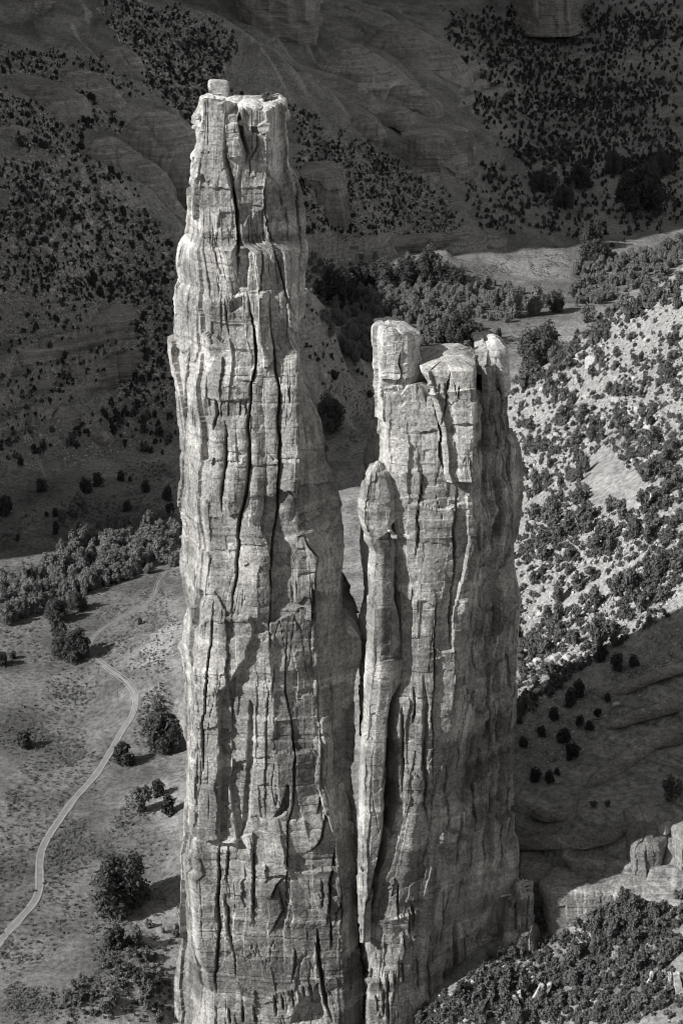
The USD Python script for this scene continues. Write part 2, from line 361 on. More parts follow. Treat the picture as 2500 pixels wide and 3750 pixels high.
# the wider canyon country: floor, the unseen left wall, the rim behind the viewer
gx = np.concatenate([np.linspace(-6000, -1000, 26)[:-1], np.linspace(-1000, 1000, 120), np.linspace(1000, 6000, 26)[1:]])
gy = np.concatenate([np.linspace(-5000, -300, 20)[:-1], np.linspace(-300, 3000, 190), np.linspace(3000, 9000, 20)[1:]])
WX, WY = np.meshgrid(gx, gy)
wa = WX / np.maximum(WY, 1); wr = np.maximum(np.abs(wa) - 0.40, 0)
inside = (WY > 352) & (WY < 2890) & (np.abs(wa) < 0.415)
hz = height(np.clip(WX, -0.4 * np.maximum(WY, 352), 0.4 * np.maximum(WY, 352)), np.clip(WY, 352, 2890))
WP = np.stack([WX, WY, 0 * WX], -1)
wn = (meshkit.fbm(WP / 260.0, 4, 71) - 0.5) * 90
# left wall: unseen past the picture edge, line and height shaped to shade the slopes, its south end opens on the side canyon
wall_x = np.interp(WY, [600, 800, 1200, 1600, 2200, 3000], [-262, -262, -300, -350, -450, -620]) + wn * 0.35
cc = WY - 0.41 * WX
shade_mesa = sm(cc + wn * 0.3, 812, 840) * sm(wall_x - WX, 0, 26)
shade_mesa_h = np.interp(WY, [600, 1105, 1190, 1800, 3000], [258, 258, 560, 560, 560])
bench = sm(cc + wn * 0.5, 728, 760) * sm(-272 + wn * 0.3 - WX, 0, 26)
rim = sm(-WY, -60 + 0, 40) * 0 + sm(40 - WY + wn * 0.3, 0, 60)
back = sm(WY + wn, 2900, 3200)
right = sm(WX - 0.46 * np.maximum(WY, 300) - 60 + wn, 0, 120) * sm(WY, 250, 500)
WZ = np.where(inside, hz - 9.0, np.clip(hz - 4 + np.minimum(wr * 60, 30), -2, 500) if False else hz - 4.0)
WZ = np.where(WY < 352, np.minimum(WZ, 4), WZ)
for msk, hh in ((shade_mesa, shade_mesa_h), (rim, 297.0), (back, 360.0), (right, 310.0)):
    WZ = WZ * (1 - msk) + np.maximum(hh + wn * 0.08 * (hh != 297.0), WZ) * msk
cam_clear = np.hypot(WX, WY) < 60
WZ = np.where(cam_clear, np.minimum(WZ, 297.5), WZ)
obj('canyon_country', (np.stack([WX, WY, WZ], -1).reshape(-1, 3), grid_faces(len(gy), len(gx))), LEDGE, smooth=True, kind='structure')
# ------------------------------------------------------------------ the rock spires
def fA(x, y): return (600 + x * 0.44643, 250 + y * 0.44643)
def fB(x, y): return (600 + x * 0.47832, 1250 + y * 0.47832)
def fC(x, y): return (600 + x * 0.47832, 2300 + y * 0.47832)
def fD(x, y): return (1250 + x * 0.44643, 1150 + y * 0.44643)
def fE(x, y): return (1250 + x * 0.44643, 2150 + y * 0.44643)
def fF(x, y): return (600 + x * 0.86097, 2950 + y * 0.86097)
def L(*segs):
    """joins ('A', [(x, y)...]) pieces of a line traced in enlarged views into one line in picture units"""
    f = {'A': fA, 'B': fB, 'C': fC, 'D': fD, 'E': fE, 'F': fF, 'P': lambda x, y: (x, y)}
    return [f[k](x, y) for k, pts in segs for x, y in pts]

# relief of the faces: a map of depths (metres, + outward) laid out over the front of the spires
U0, U1, V0, V1, STEP = 560, 1960, 250, 3900, 2.0
NU, NV = int((U1 - U0) / STEP), int((V1 - V0) / STEP)
UU = U0 + (np.arange(NU) + 0.5) * STEP; VV = V0 + (np.arange(NV) + 0.5) * STEP
relief_tall = np.zeros((NV, NU)); relief_short = np.zeros((NV, NU))

def wig(n, seed, amp, scale):
    return (meshkit.fbm(np.stack([np.arange(n) / scale, np.full(n, seed * 7.3), np.zeros(n)], 1), 4, seed) - 0.5) * 2 * amp

def crack(R, pts, w=5.0, d=2.0, step=0.0, reach=40.0, seed=1, taper=True):
    """a steep crack: w wide (pixels), d deep; step: the rock on its left stands proud by this much, fading out over reach"""
    p = np.array(pts, float); o = np.argsort(p[:, 1]); p = p[o]
    v0, v1 = p[0, 1], p[-1, 1]
    r = np.where((VV >= v0) & (VV <= v1))[0]
    if len(r) == 0: return
    xc = np.interp(VV[r], p[:, 1], p[:, 0]) + 4.5 * (hsh(np.floor(VV[r] / 46 + 0.8 * hsh(np.floor(VV[r] / 46), seed)), seed + 5) - 0.5) + wig(len(r), seed, 1.3, 5.0)
    t = (VV[r] - v0) / max(v1 - v0, 1)
    e = np.minimum(1, np.minimum(t, 1 - t) * 4.5 + 0.03) if taper else np.ones(len(r))
    ww = 0.6 * w * (0.55 + 0.9 * meshkit.fbm(np.stack([VV[r] / 60, 0 * r, 0 * r + seed], 1), 3, seed)) * (0.4 + 0.6 * e)
    dx = UU[None, :] - xc[:, None]
    R[r] -= (1.15 * d * e)[:, None] * np.exp(-np.abs(dx / ww[:, None]) ** 5)
    if step:
        R[r] += (step * e)[:, None] * np.where(dx < 0, np.exp(-np.maximum(-dx, 0) / reach), 0)

def region(R, poly, h, soft=3.0, rough=4.0, seed=1):
    """a plate or a hollow with ragged edges"""
    jx = (meshkit.fbm(np.stack(np.broadcast_arrays(UU[None, :] / 16, VV[:, None] / 16, 0.0 * UU[None, :] + seed), -1), 3, seed) - 0.5) * 2 * rough if False else 0
    p = np.array(poly, float)
    x0, y0 = p.min(0) - soft - 8; x1, y1 = p.max(0) + soft + 8
    i = np.where((VV > y0) & (VV < y1))[0]; j = np.where((UU > x0) & (UU < x1))[0]
    if len(i) == 0 or len(j) == 0: return
    gu, gv = np.meshgrid(UU[j], VV[i])
    q = np.stack([gu / 18, gv / 18, 0 * gu + seed], -1)
    gu2 = gu + (meshkit.fbm(q, 3, seed) - 0.5) * 2 * rough; gv2 = gv + (meshkit.fbm(q, 3, seed + 50) - 0.5) * 2 * rough
    R[np.ix_(i, j)] += h * inpoly(gu2, gv2, poly, soft)

def pillar(R, left, right, bulge, off=0.0):
    """the rock between two cracks rounds outward"""
    a = np.array(left, float); b = np.array(right, float)
    v0, v1 = max(a[0, 1], b[0, 1]), min(a[-1, 1], b[-1, 1])
    r = np.where((VV >= v0) & (VV <= v1))[0]
    xl = np.interp(VV[r], a[:, 1], a[:, 0])[:, None]; xr = np.interp(VV[r], b[:, 1], b[:, 0])[:, None]
    t = (UU[None, :] - xl) / np.maximum(xr - xl, 2)
    e = np.minimum(1, np.minimum(r - r[0], r[-1] - r) / 25.0)[:, None]
    R[r] += np.where((t > 0) & (t < 1), off + bulge * np.clip(1 - np.abs(2 * t - 1) ** 2.6, 0, 1), 0) * e

def bench_line(R, pts, h, reach=26.0, seed=3):
    """a ledge running across: rock below the line stands proud by h and fades back downward"""
    p = np.array(pts, float)
    j = np.where((UU >= p[0, 0]) & (UU <= p[-1, 0]))[0]
    vc = np.interp(UU[j], p[:, 0], p[:, 1]) + wig(len(j), seed, 7.0, 12.0)
    dv = VV[:, None] - vc[None, :]
    i = np.where((VV > vc.min() - 4) & (VV < vc.max() + 4 * min(reach, 40)))[0]; dv = dv[i]
    q = np.stack(np.broadcast_arrays(UU[None, j] / 26, VV[i][:, None] / 26, 0.0 * UU[None, j] + seed), -1)
    R[np.ix_(i, j)] += 0.75 * h * np.where(dv > 0, np.exp(-np.maximum(dv, 0) / min(reach, 40)), 0) * (0.1 + 1.5 * meshkit.noise(q, seed))

T = relief_tall
J3 = L(('A', [(515,400),(518,560),(522,720),(535,850),(570,1000),(600,1150),(608,1280),(615,1430),(590,1540),(598,1700),(600,1810)]))
J3b = L(('A', [(665,1800),(690,1850),(705,2000),(740,2120),(752,2300)]), ('B', [(700,200),(668,330),(665,450),(640,650),(655,800),(660,950),(640,1150),(597,1330),(575,1500),(557,1700),(560,1800),(530,1950),(525,2150)]))
J2 = L(('B', [(470,590),(488,700),(480,850),(465,1000),(447,1200),(455,1320)]))
J4 = L(('A', [(870,1820),(865,2000),(880,2200)]), ('B', [(842,50),(850,230),(875,330),(885,450),(870,600),(885,750),(880,950),(865,1100),(868,1300),(840,1450),(825,1650),(810,1760),(820,1900),(815,2050),(805,2200),(810,2300)]), ('C', [(812,60),(832,240)]))
J5 = L(('A', [(845,600),(850,800),(830,1000),(835,1200)]), ('B', [(1040,60),(1035,240),(1040,450),(1020,700),(1032,900),(1012,1200),(990,1380)]))
crack(T, J3, 9, 3.6, 0.8, 60, 11); crack(T, J3b, 7, 3.0, 0.8, 60, 12); crack(T, J2, 5, 1.6, 0.5, 40, 13)
crack(T, J4, 6, 2.2, 0.5, 60, 14); crack(T, J5, 5, 1.6, 0.4, 40, 15)
crack(T, L(('A', [(605,330),(640,560),(690,700),(665,800)])), 12, 3.6, 0.6, 30, 16)
crack(T, L(('A', [(760,520),(770,640),(700,760),(710,900)])), 4, 1.2, 0.2, 30, 17)
crack(T, L(('A', [(920,870),(950,1000),(975,1130)])), 5, 1.6, 0.5, 30, 18)
crack(T, L(('A', [(1080,900),(1085,1150),(1095,1400),(1100,1700)])), 5, 2.0, 0.5, 30, 19)
crack(T, L(('A', [(1000,1150),(1010,1430)])), 4, 1.2, 0.3, 30, 20)
crack(T, L(('A', [(345,420),(325,560),(310,700)])), 4, 1.4, 0.4, 30, 21)
crack(T, L(('A', [(800,1460),(805,1600),(790,1790)])), 4, 1.2, 0.3, 30, 22)
crack(T, L(('A', [(510,1880),(510,2050),(530,2200)])), 4, 1.2, 0.4, 30, 23)
crack(T, L(('A', [(395,680),(300,700)])), 4, 1.4, 0, 30, 24)
crack(T, L(('B', [(180,40),(190,220),(150,400),(145,620)])), 5, 1.4, 0.4, 40, 25)
crack(T, L(('B', [(960,310),(955,470)])), 4, 1.2, 0.3, 30, 26)
crack(T, L(('B', [(1062,1450),(1100,1560),(1170,1650),(1162,1800),(1150,2050),(1120,2200)])), 4, 1.5, 0.5, 40, 27)
crack(T, L(('B', [(385,1930),(380,2100),(375,2300)]), ('C', [(360,150),(345,300),(325,450),(318,620),(300,720),(310,900),(312,1000),(297,1150)])), 5, 1.8, 0.4, 40, 28)
crack(T, L(('B', [(450,2050),(450,2120)])), 3, 1.0, 0, 20, 29)
crack(T, L(('B', [(390,440),(405,560),(385,680)])), 8, 1.4, 0.3, 20, 30)
region(T, L(('B', [(300,440),(390,455),(510,450),(660,440),(660,560),(470,590),(290,580)])), -0.9, 3, 3, 31)
for k, x in enumerate((440, 500, 585, 630)):
    crack(T, L(('B', [(x, 440), (x - 3, 590)])), 3, 0.9, 0.2, 12, 300 + k)
# overhang under the capping courses, then the smooth band below it
bench_line(T, L(('A', [(200,975),(420,975),(540,985),(570,985),(700,980),(830,980)])), -0.7, 300, 32)
bench_line(T, L(('A', [(210,1480),(400,1480),(580,1470),(620,1465),(840,1440),(930,1420)])), 0.45, 70, 33)
bench_line(T, L(('A', [(380,1900),(560,1860),(690,1830),(860,1810),(1020,1830)])), 0.9, 60, 34)
region(T, L(('A', [(610,1110),(830,1130),(850,1430),(630,1470)])), -0.5, 2, 3, 35)
region(T, L(('A', [(380,2090),(660,2100),(700,2352),(390,2260)])), -0.4, 2, 4, 36)
region(T, L(('A', [(600,1480),(700,1480),(690,1800),(610,1790)])), -1.2, 3, 4, 37)
region(T, L(('A', [(470,1180),(600,1170),(590,1460),(410,1480)])), -0.5, 2, 5, 38)
region(T, L(('A', [(720,500),(800,495),(790,540),(730,540)])), -2.2, 3, 2, 39)
region(T, L(('A', [(230,890),(310,680),(330,720),(290,860),(250,960)])), 0.8, 2, 3, 40)
region(T, L(('A', [(520,385),(605,400),(640,720),(530,730)])), 1.0, 4, 3, 41)
region(T, L(('A', [(550,1900),(650,1870),(650,1960),(560,1990)])), -0.9, 3, 4, 42)
# the big flake of the lower left and the deep step at its right edge
flake = L(('B', [(330,2110),(670,2090)]), ('C', [(690,0),(680,60),(645,130),(640,210),(600,245),(545,340),(520,400),(455,470),(430,600),(425,850),(452,1000),(440,1200),(425,1400),(432,1600),(330,1620),(200,1560),(170,600),(170,100)]))
region(T, flake, 1.45, 2, 4, 43)
region(T, L(('C', [(425,470),(545,380),(530,640),(505,800),(520,1050),(490,1250),(480,1600),(425,1600)])), -0.9, 3, 3, 44)
region(T, L(('C', [(655,560),(690,600),(685,1000),(660,1250),(640,1500),(590,1590),(620,1250),(650,800)])), -1.0, 4, 4, 45)
bench_line(T, L(('C', [(430,1630),(560,1615),(680,1570)])), 1.5, 60, 46)
crack(T, L(('C', [(940,0),(932,280),(925,500),(970,700),(1000,950),(995,1150),(985,1380),(948,1500),(945,1900),(935,2050),(915,2300)])), 4, 1.6, 0.4, 50, 47)
region(T, L(('C', [(945,1195),(960,1210),(955,1380),(900,1440),(845,1450),(890,1380),(920,1290)])), -1.8, 3, 2, 48)
crack(T, L(('C', [(780,330),(800,500),(785,650),(780,1000),(775,1350),(790,1500)])), 3, 0.9, 0.3, 50, 49)
crack(T, L(('C', [(830,240),(825,500),(850,250)])), 4, 1.2, 0.3, 20, 50)
crack(T, L(('C', [(1203,1290),(1195,1380),(1170,1440)])), 6, 1.6, 0.7, 40, 51)
crack(T, L(('C', [(1255,1390),(1215,1600),(1180,1660),(1080,1740)])), 7, 1.8, 0.9, 60, 52)
crack(T, L(('C', [(1335,1640),(1300,1800),(1270,1950),(1245,2300)])), 6, 1.6, 0.6, 50, 53)
crack(T, L(('C', [(1430,1780),(1440,1960),(1385,2050),(1320,2180),(1310,2300)])), 4, 1.4, 0.3, 40, 54)
crack(T, L(('C', [(940,1900),(870,1960),(820,2080)])), 7, 1.4, 0.8, 40, 55)
crack(T, L(('C', [(690,1600),(685,1900),(690,2300)])), 5, 1.3, 0.5, 40, 56)
crack(T, L(('C', [(500,1660),(480,1900),(490,1980)])), 6, 1.5, 0.4, 30, 57)
crack(T, L(('C', [(430,1600),(420,1750),(430,1900),(412,2050),(420,2300)]), ('F', [(232,380),(228,560),(220,720),(225,800)])), 8, 2.4, 0.5, 40, 58)
crack(T, L(('C', [(470,2020),(490,2150),(490,2300)]), ('F', [(262,420),(275,560),(300,640),(305,740)])), 6, 2.0, 0.5, 30, 59)
crack(T, L(('C', [(1190,350),(1195,700),(1210,1000),(1205,1290)])), 9, 0.9, 0.3, 60, 60)
crack(T, L(('C', [(1290,300),(1300,700),(1310,1200)])), 6, 0.7, 0.2, 60, 61)
crack(T, L(('F', [(555,600),(560,680),(545,760)])), 6, 1.2, 0.3, 30, 62)
crack(T, L(('F', [(655,520),(655,640),(670,720),(690,860),(720,929)])), 12, 2.5, 0.4, 40, 63)
crack(T, L(('F', [(480,330),(510,450),(440,560)])), 6, 1.0, 0.5, 30, 64)
crack(T, L(('F', [(370,120),(385,300),(370,520)])), 5, 1.0, 0.4, 30, 65)
for k, (x, y0, y1) in enumerate(((275, 860, 929), (335, 840, 929), (385, 840, 929), (470, 790, 900), (545, 780, 860), (590, 770, 840), (620, 770, 850), (500, 800, 870), (790, 730, 790))):
    crack(T, L(('F', [(x, y0), (x + 6, y1)])), 6, 1.2, 0.4, 18, 320 + k)
region(T, L(('F', [(560,860),(640,800),(655,760),(690,929),(540,929)])), -1.6, 6, 6, 66)
# dipping beds low on the right flank
for k, (y0, y1) in enumerate(((1400, 1240), (1490, 1400), (1330, 1180), (1100, 1060), (830, 800), (1780, 1730))):
    crack(T, [], 1, 1) if False else None
    p = L(('B', [(1030, y0), (1200, (y0 + y1) / 2 + 10), (1350, y1)]))
    bench_line(T, p, -1.1, 16, 70 + k)
for a, b, bl in ((J2, J3b, 0.9), (J3b, J4, 1.0), (J4, J5, 0.8)):
    pillar(T, a, b, bl)
pillar(T, L(('B', [(330,560),(345,900),(340,1250)])), J2, 0.8)
for k, (x0, x1, y) in enumerate(((330, 640, 905), (660, 860, 940), (670, 860, 1170), (460, 640, 830), (480, 640, 1200), (880, 1010, 880), (340, 560, 1600), (590, 800, 1540), (840, 1040, 2070), (320, 800, 2130), (200, 380, 1950))):
    bench_line(T, L(('B', [(x0, y + 6), ((x0 + x1) / 2, y), (x1, y - 8)])), -0.5, 22, 90 + k)

S = relief_short
SJ1 = L(('D', [(660,480),(700,590),(745,690),(790,870),(800,930),(818,1000),(802,1150),(850,1330)]))
SJ2 = L(('D', [(890,470),(862,600),(858,750),(822,900),(808,930)]))
SJ3 = L(('D', [(660,1255),(648,1450),(625,1650),(638,1780),(608,2000)]))
SJ4 = L(('D', [(942,1385),(945,1500),(920,1670),(915,1850),(920,2000),(915,2150),(905,2300)]), ('E', [(900,40),(890,250),(885,480)]))
crack(S, L(('D', [(488,320),(470,400),(493,480),(468,540),(455,590)])), 4, 1.8, 0.4, 30, 101)
crack(S, SJ1, 6, 2.6, 0.6, 40, 102); crack(S, SJ2, 4, 1.8, 0.3, 40, 103); crack(S, SJ3, 4, 1.5, 0.4, 60, 104); crack(S, SJ4, 6, 2.4, 0.6, 50, 105)
crack(S, L(('E', [(760,0),(772,120),(765,300),(755,560),(752,850),(735,1050),(742,1250),(738,1600)])), 5, 1.6, 0.6, 60, 106)
crack(S, L(('E', [(628,90),(625,220)])), 3, 1.0, 0.3, 30, 107)
crack(S, L(('E', [(595,800),(605,950),(590,1120)])), 4, 1.2, 0.4, 40, 108)
crack(S, L(('E', [(510,950),(505,1300),(492,1700)])), 7, 1.6, 0.4, 40, 109)
crack(S, L(('E', [(680,700),(690,1000),(675,1400),(680,1800),(720,2000)])), 12, 1.5, 0.6, 60, 110)
crack(S, L(('E', [(590,0),(580,120),(560,130)])), 4, 1.2, 0.2, 30, 111)
crack(S, L(('D', [(1105,1700),(1100,1850),(1115,1990),(1080,2200)])), 10, 1.6, 0.4, 30, 112)
crack(S, L(('D', [(1250,440),(1275,570),(1310,680),(1340,760)])), 7, 2.0, 0.5, 30, 113)
crack(S, L(('D', [(1350,1000),(1355,1300),(1390,1450),(1415,1650),(1425,1800)])), 6, 2.0, 0.5, 30, 114)
crack(S, L(('D', [(1245,1320),(1250,1500),(1240,1950)])), 5, 1.6, 0.3, 30, 115)
for k, (x, y0, y1, w, h) in enumerate(((1290, 1340, 1900, 30, 1.2), (1235, 1990, 2352, 22, 1.5), (1385, 2100, 2352, 20, 1.1))):
    region(S, L(('D', [(x - w, y0), (x + w, y0 + 20), (x + w * 0.7, y1), (x - w, y1)])), h, 8, 5, 116 + k)
for k, (pts, h) in enumerate((([(1205,0),(1260,0),(1250,380),(1215,380)], 1.6), ([(1100,170),(1145,180),(1140,440),(1110,430)], 1.3), ([(1270,800),(1315,810),(1290,1200),(1260,1350),(1245,1350)], 2.2),
        ([(1245,1350),(1280,1380),(1245,1800),(1220,1850)], 1.8), ([(1125,1380),(1150,1460),(1158,1700),(1140,1750)], 1.6), ([(1020,1480),(1045,1500),(1030,1700),(1015,1650)], 1.0),
        ([(1340,60),(1410,60),(1420,300),(1345,300)], 1.3), ([(960,100),(1015,60),(1010,150),(970,200)], 1.0), ([(800,1990),(930,2010),(900,2080),(790,2110)], 1.2), ([(1140,440),(1215,450),(1200,640),(1150,640)], 0.8))):
    region(S, L(('E', pts)), h, 8, 4, 130 + k)
for k, (x, y0, y1) in enumerate(((850, 1450, 1700), (960, 1250, 1500), (1060, 1560, 1900), (1180, 700, 1200), (1000, 800, 1100), (1340, 500, 900), (870, 1750, 2000), (1100, 1300, 1560), (1030, 300, 440), (940, 2000, 2300))):
    crack(S, L(('E', [(x, y0), (x + 8, (y0 + y1) / 2), (x - 14, y1)])), 9, 1.3, 0.5, 40, 150 + k)
for k, (x0, x1, y, h) in enumerate(((300, 500, 590, 0.6), (510, 700, 560, 0.5), (820, 1100, 905, -0.8), (650, 790, 960, -0.9), (670, 780, 1110, -0.7), (490, 660, 1280, 0.5), (450, 640, 1490, 0.4), (640, 900, 1520, 0.4), (1120, 1350, 830, -0.8), (1120, 1340, 640, 0.4))):
    bench_line(S, L(('D', [(x0, y + 10), ((x0 + x1) / 2, y), (x1, y - 14)])), h, 26, 170 + k)
bench_line(S, L(('F', [(880,480),(960,485),(1030,460),(1070,450)])), 0.9, 30, 190)
for k, (x, y0, y1) in enumerate(((860, 640, 760), (880, 690, 760), (950, 690, 929), (905, 800, 880), (935, 780, 880), (1040, 440, 560), (1010, 660, 760), (1075, 640, 800), (1120, 640, 860), (780, 860, 929), (760, 850, 929))):
    crack(S, L(('F', [(x, y0), (x + 5, y1)])), 6, 1.4, 0.5, 18, 340 + k)
crack(S, L(('F', [(858,620),(855,700),(870,740),(860,800)])), 12, 2.2, 0.3, 30, 191)
crack(S, L(('F', [(1230,480),(1235,640),(1238,790)])), 14, 2.0, 0.5, 40, 192)

rj = np.random.default_rng(31)
for x in range(300, 700, 40):
    if rj.uniform() < 0.35: continue
    x2 = x + rj.uniform(-22, 22); ya = 585 + rj.uniform(-35, 30); crack(S, L(('D', [(x2, ya), (x2 + rj.uniform(-18, 18), ya + rj.uniform(30, 130))])), rj.uniform(3, 7), rj.uniform(0.5, 1.4), rj.uniform(0, 0.8), 14, 400 + x)
for x in range(700, 1095, 42):
    if rj.uniform() < 0.35: continue
    x2 = x + rj.uniform(-22, 22); ya = 570 + rj.uniform(-35, 30); crack(S, L(('D', [(x2, ya), (x2 + rj.uniform(-16, 16), ya + rj.uniform(30, 120))])), rj.uniform(3, 6), rj.uniform(0.5, 1.2), rj.uniform(0, 0.7), 14, 400 + x)
bench_line(S, L(('D', [(290,655),(480,640),(690,650)])), 0.8, 30, 197); bench_line(S, L(('D', [(700,640),(900,630),(1100,600)])), 0.8, 30, 198)
for k in range(34):
    x = rj.uniform(960, 1430); y0 = rj.uniform(60, 1900); ln_ = rj.uniform(160, 520)
    crack(S, L(('E', [(x, y0), (x + rj.uniform(-10, 10), y0 + ln_ / 2), (x - rj.uniform(0, 25), y0 + ln_)])), rj.uniform(5, 11), rj.uniform(0.8, 1.8), rj.uniform(0.3, 1.0), 40, 500 + k)
for k in range(16):
    x = rj.uniform(1120, 1430); y0 = rj.uniform(560, 1900); ln_ = rj.uniform(160, 460)
    crack(S, L(('D', [(x, y0), (x + rj.uniform(-10, 10), y0 + ln_ / 2), (x - rj.uniform(0, 15), y0 + ln_)])), rj.uniform(5, 11), rj.uniform(0.8, 1.8), rj.uniform(0.3, 1.0), 40, 540 + k)
for k in range(22):
    x = rj.uniform(640, 1050) + (0 if k % 2 else 330); y0 = rj.uniform(280, 800); ln_ = rj.uniform(60, 220)
    crack(S if k % 2 == 0 else T, L(('F', [(x, y0), (x + rj.uniform(-6, 6), y0 + ln_ / 2), (x - rj.uniform(-4, 12), y0 + ln_)])), rj.uniform(3, 8), rj.uniform(0.7, 1.5), rj.uniform(0.2, 0.7), 40, 580 + k)

def sample(R, u, v):
    return map_coordinates(R, [(v - V0) / STEP - 0.5, (u - U0) / STEP - 0.5], order=1, mode='nearest')

def polyline(line):
    p = np.array(line, float); o = np.argsort(p[:, 1], kind='stable')
    return p[o]

def rock_body(left, right, c1, c2, v0, v1, Yl, Yc1, Yc2, Yr, Yb, R=None, ncol=400, nrow=900, round_top=2.0, dome=0.5, seed=0, rough=1.0, back_in=0.12,
              close_bottom=False, side_relief=1.0, top_n=12, smooth=0.006, mid=1.0, Ybt=None, top_tilt=0.0, blocks=0.35, top_prof=None, bands=None, dark_side=0.0):
    """A tall rock: its outline and two front corners traced in the picture, given real distances; corners rounded, faces displaced by the relief map, bedding, joints and grain."""
    left, right = polyline(left), polyline(right)
    c1 = polyline(c1) if c1 is not None else None; c2 = polyline(c2) if c2 is not None else None
    Y0 = (Yl + Yr) / 2
    vs = np.linspace(v0, v1, nrow)
    zt = at_y(1250, v0, Yl)[2]; zb = at_y(1250, v1, Yl)[2]
    z = np.linspace(zt, zb, nrow)
    def xs(line, Y):
        # picture row of each height at this distance, then the traced edge there
        _, v = proj(np.stack([0 * z, 0 * z + Y, z], -1))
        u = np.interp(v, line[:, 1], line[:, 0])
        return at_y(u, v, Y)[:, 0]
    xl, xr = xs(left, Yl), xs(right, Yr)
    xa = xs(c1, Yc1) if c1 is not None else xl + (xr - xl) * 0.18
    xb = xs(c2, Yc2) if c2 is not None else xl + (xr - xl) * 0.82
    xa = np.clip(xa, xl + 0.3, xr - 0.6); xb = np.clip(xb, xa + 0.3, xr - 0.2)
    w = xr - xl
    nodes = [(xl + w * back_in, Yb), (xl, Yl), (xa, Yc1), ((xa + xb) / 2, min(Yc1, Yc2) - mid), (xb, Yc2), (xr, Yr), (xr - w * back_in, Yb)]
    PX = np.stack([n[0] for n in nodes], 1); PY = np.stack([np.broadcast_to(n[1], z.shape) for n in nodes], 1).astype(float)
    if Ybt is not None:
        PY[:, [0, 6]] = (Ybt + (Yb - Ybt) * sm(zt - z, 10, 90))[:, None]
    # sampling along the ring: dense on the side that is seen, sparse behind
    mx, my = PX.mean(0), PY.mean(0)
    seg = np.hypot(np.diff(mx), np.diff(my)); dens = np.array([0.35, 1, 1, 1, 1, 0.5]); cum = np.concatenate([[0], np.cumsum(seg * dens)])
    nf = ncol; t = np.linspace(0, cum[-1], nf)
    back = np.linspace(0, 1, 22)[1:-1]
    X = np.stack([np.interp(t, cum, PX[k]) for k in range(nrow)]); Y = np.stack([np.interp(t, cum, PY[k]) for k in range(nrow)])
    X = np.hstack([X, PX[:, -1:] + (PX[:, :1] - PX[:, -1:]) * back]); Y = np.hstack([Y, PY[:, -1:] + (PY[:, :1] - PY[:, -1:]) * back + 2.0 * np.sin(back * np.pi)])
    sg = max(1.0, smooth * ncol)
    X = gaussian_filter1d(X, sg, axis=1, mode='wrap'); Y = gaussian_filter1d(Y, sg, axis=1, mode='wrap')
    X = gaussian_filter1d(X, 1.2, axis=0, mode='nearest')
    Z = np.broadcast_to(z[:, None], X.shape).copy()
    dx = np.roll(X, -1, 1) - np.roll(X, 1, 1); dy = np.roll(Y, -1, 1) - np.roll(Y, 1, 1)
    ln = np.hypot(dx, dy) + 1e-9
    nx, ny = -dy / ln, dx / ln
    cxm, cym = X.mean(1, keepdims=True), Y.mean(1, keepdims=True)
    sgn = np.sign(((X - cxm) * nx + (Y - cym) * ny).mean()); nx, ny = nx * sgn, ny * sgn
    nx = gaussian_filter1d(nx, sg, axis=1, mode='wrap'); ny = gaussian_filter1d(ny, sg, axis=1, mode='wrap')
    P = np.stack([X, Y, Z], -1)
    # bedding: each course its own overhang, with a warped level
    warp = (meshkit.fbm(P / 30.0, 3, seed + 1) - 0.5) * 5
    D = np.zeros(X.shape)
    for th, am, sd in ((17.0, 0.6, 9), (6.0, 0.55, 1), (2.2, 0.22, 2), (0.8, 0.08, 3)):
        q = (Z + warp) / th; k = np.floor(q); f = q - k
        a0 = hsh(k, seed + sd); a1 = hsh(k + 1, seed + sd)
        jag = sm(f, 0.86, 1.0)
        patchy = sm(meshkit.noise(P / (th * 4.0) + sd * 9.1, seed + sd), 0.35, 0.65)
        D += am * ((a0 * (1 - jag) + a1 * jag) - 0.5 - 0.25 * np.exp(-((f - 0.97) / 0.05) ** 2)) * patchy
    # joints: tall plates with ragged sides, each set back its own amount
    arc = np.cumsum(np.hypot(np.diff(X.mean(0), prepend=X.mean(0)[0]), np.diff(Y.mean(0), prepend=Y.mean(0)[0])))
    AR = np.broadcast_to(arc[None, :], X.shape)
    tone = np.zeros(X.shape)
    for cw, chh, am, sd in ((9.5, 32.0, 0.75, 4), (4.2, 13.0, 0.26, 5), (1.7, 5.0, 0.07, 6)):
        wob = (meshkit.fbm(np.stack([AR / cw * 0.7, Z / chh * 2.2, 0 * Z], -1), 4, seed + sd) - 0.5)
        c = np.floor(AR / cw + wob * 0.35)
        rz = Z / chh + hsh(c, seed + sd + 40) * 3.7 + (meshkit.fbm(np.stack([AR / cw * 1.3, Z / chh * 3, 0 * Z + 5], -1), 3, seed + sd + 9) - 0.5) * 0.4
        hh_ = hsh(c * 131 + np.floor(rz), seed + sd + 80)
        D += blocks / 0.35 * am * (hh_ - 0.5)
        fs = AR / cw + wob * 0.35 - c - 0.5
        D += {4: 0.20, 5: 0.16, 6: 0.06}[sd] * cw * fs * 2 * (hsh(c * 211 + np.floor(rz), seed + sd + 160) - 0.5) * blocks / 0.35
        D += {4: 0.045, 5: 0.05, 6: 0.03}[sd] * chh * (rz - np.floor(rz) - 0.5) * 2 * (hsh(c * 173 + np.floor(rz), seed + sd + 190) - 0.5) * blocks / 0.35
        tone += {4: 0.45, 5: 0.35, 6: 0.2}[sd] * hsh(c * 57 + np.floor(rz), seed + sd + 120)
    kb = np.floor((Z + warp) / 2.3)
    tone = np.clip((tone - 0.5) * 2.0 + 0.42, 0, 1)
    tone = np.maximum(tone, (hsh(kb, seed + 140) > 0.84) * (0.6 + 0.5 * meshkit.noise(P / 5.0, seed + 141)))
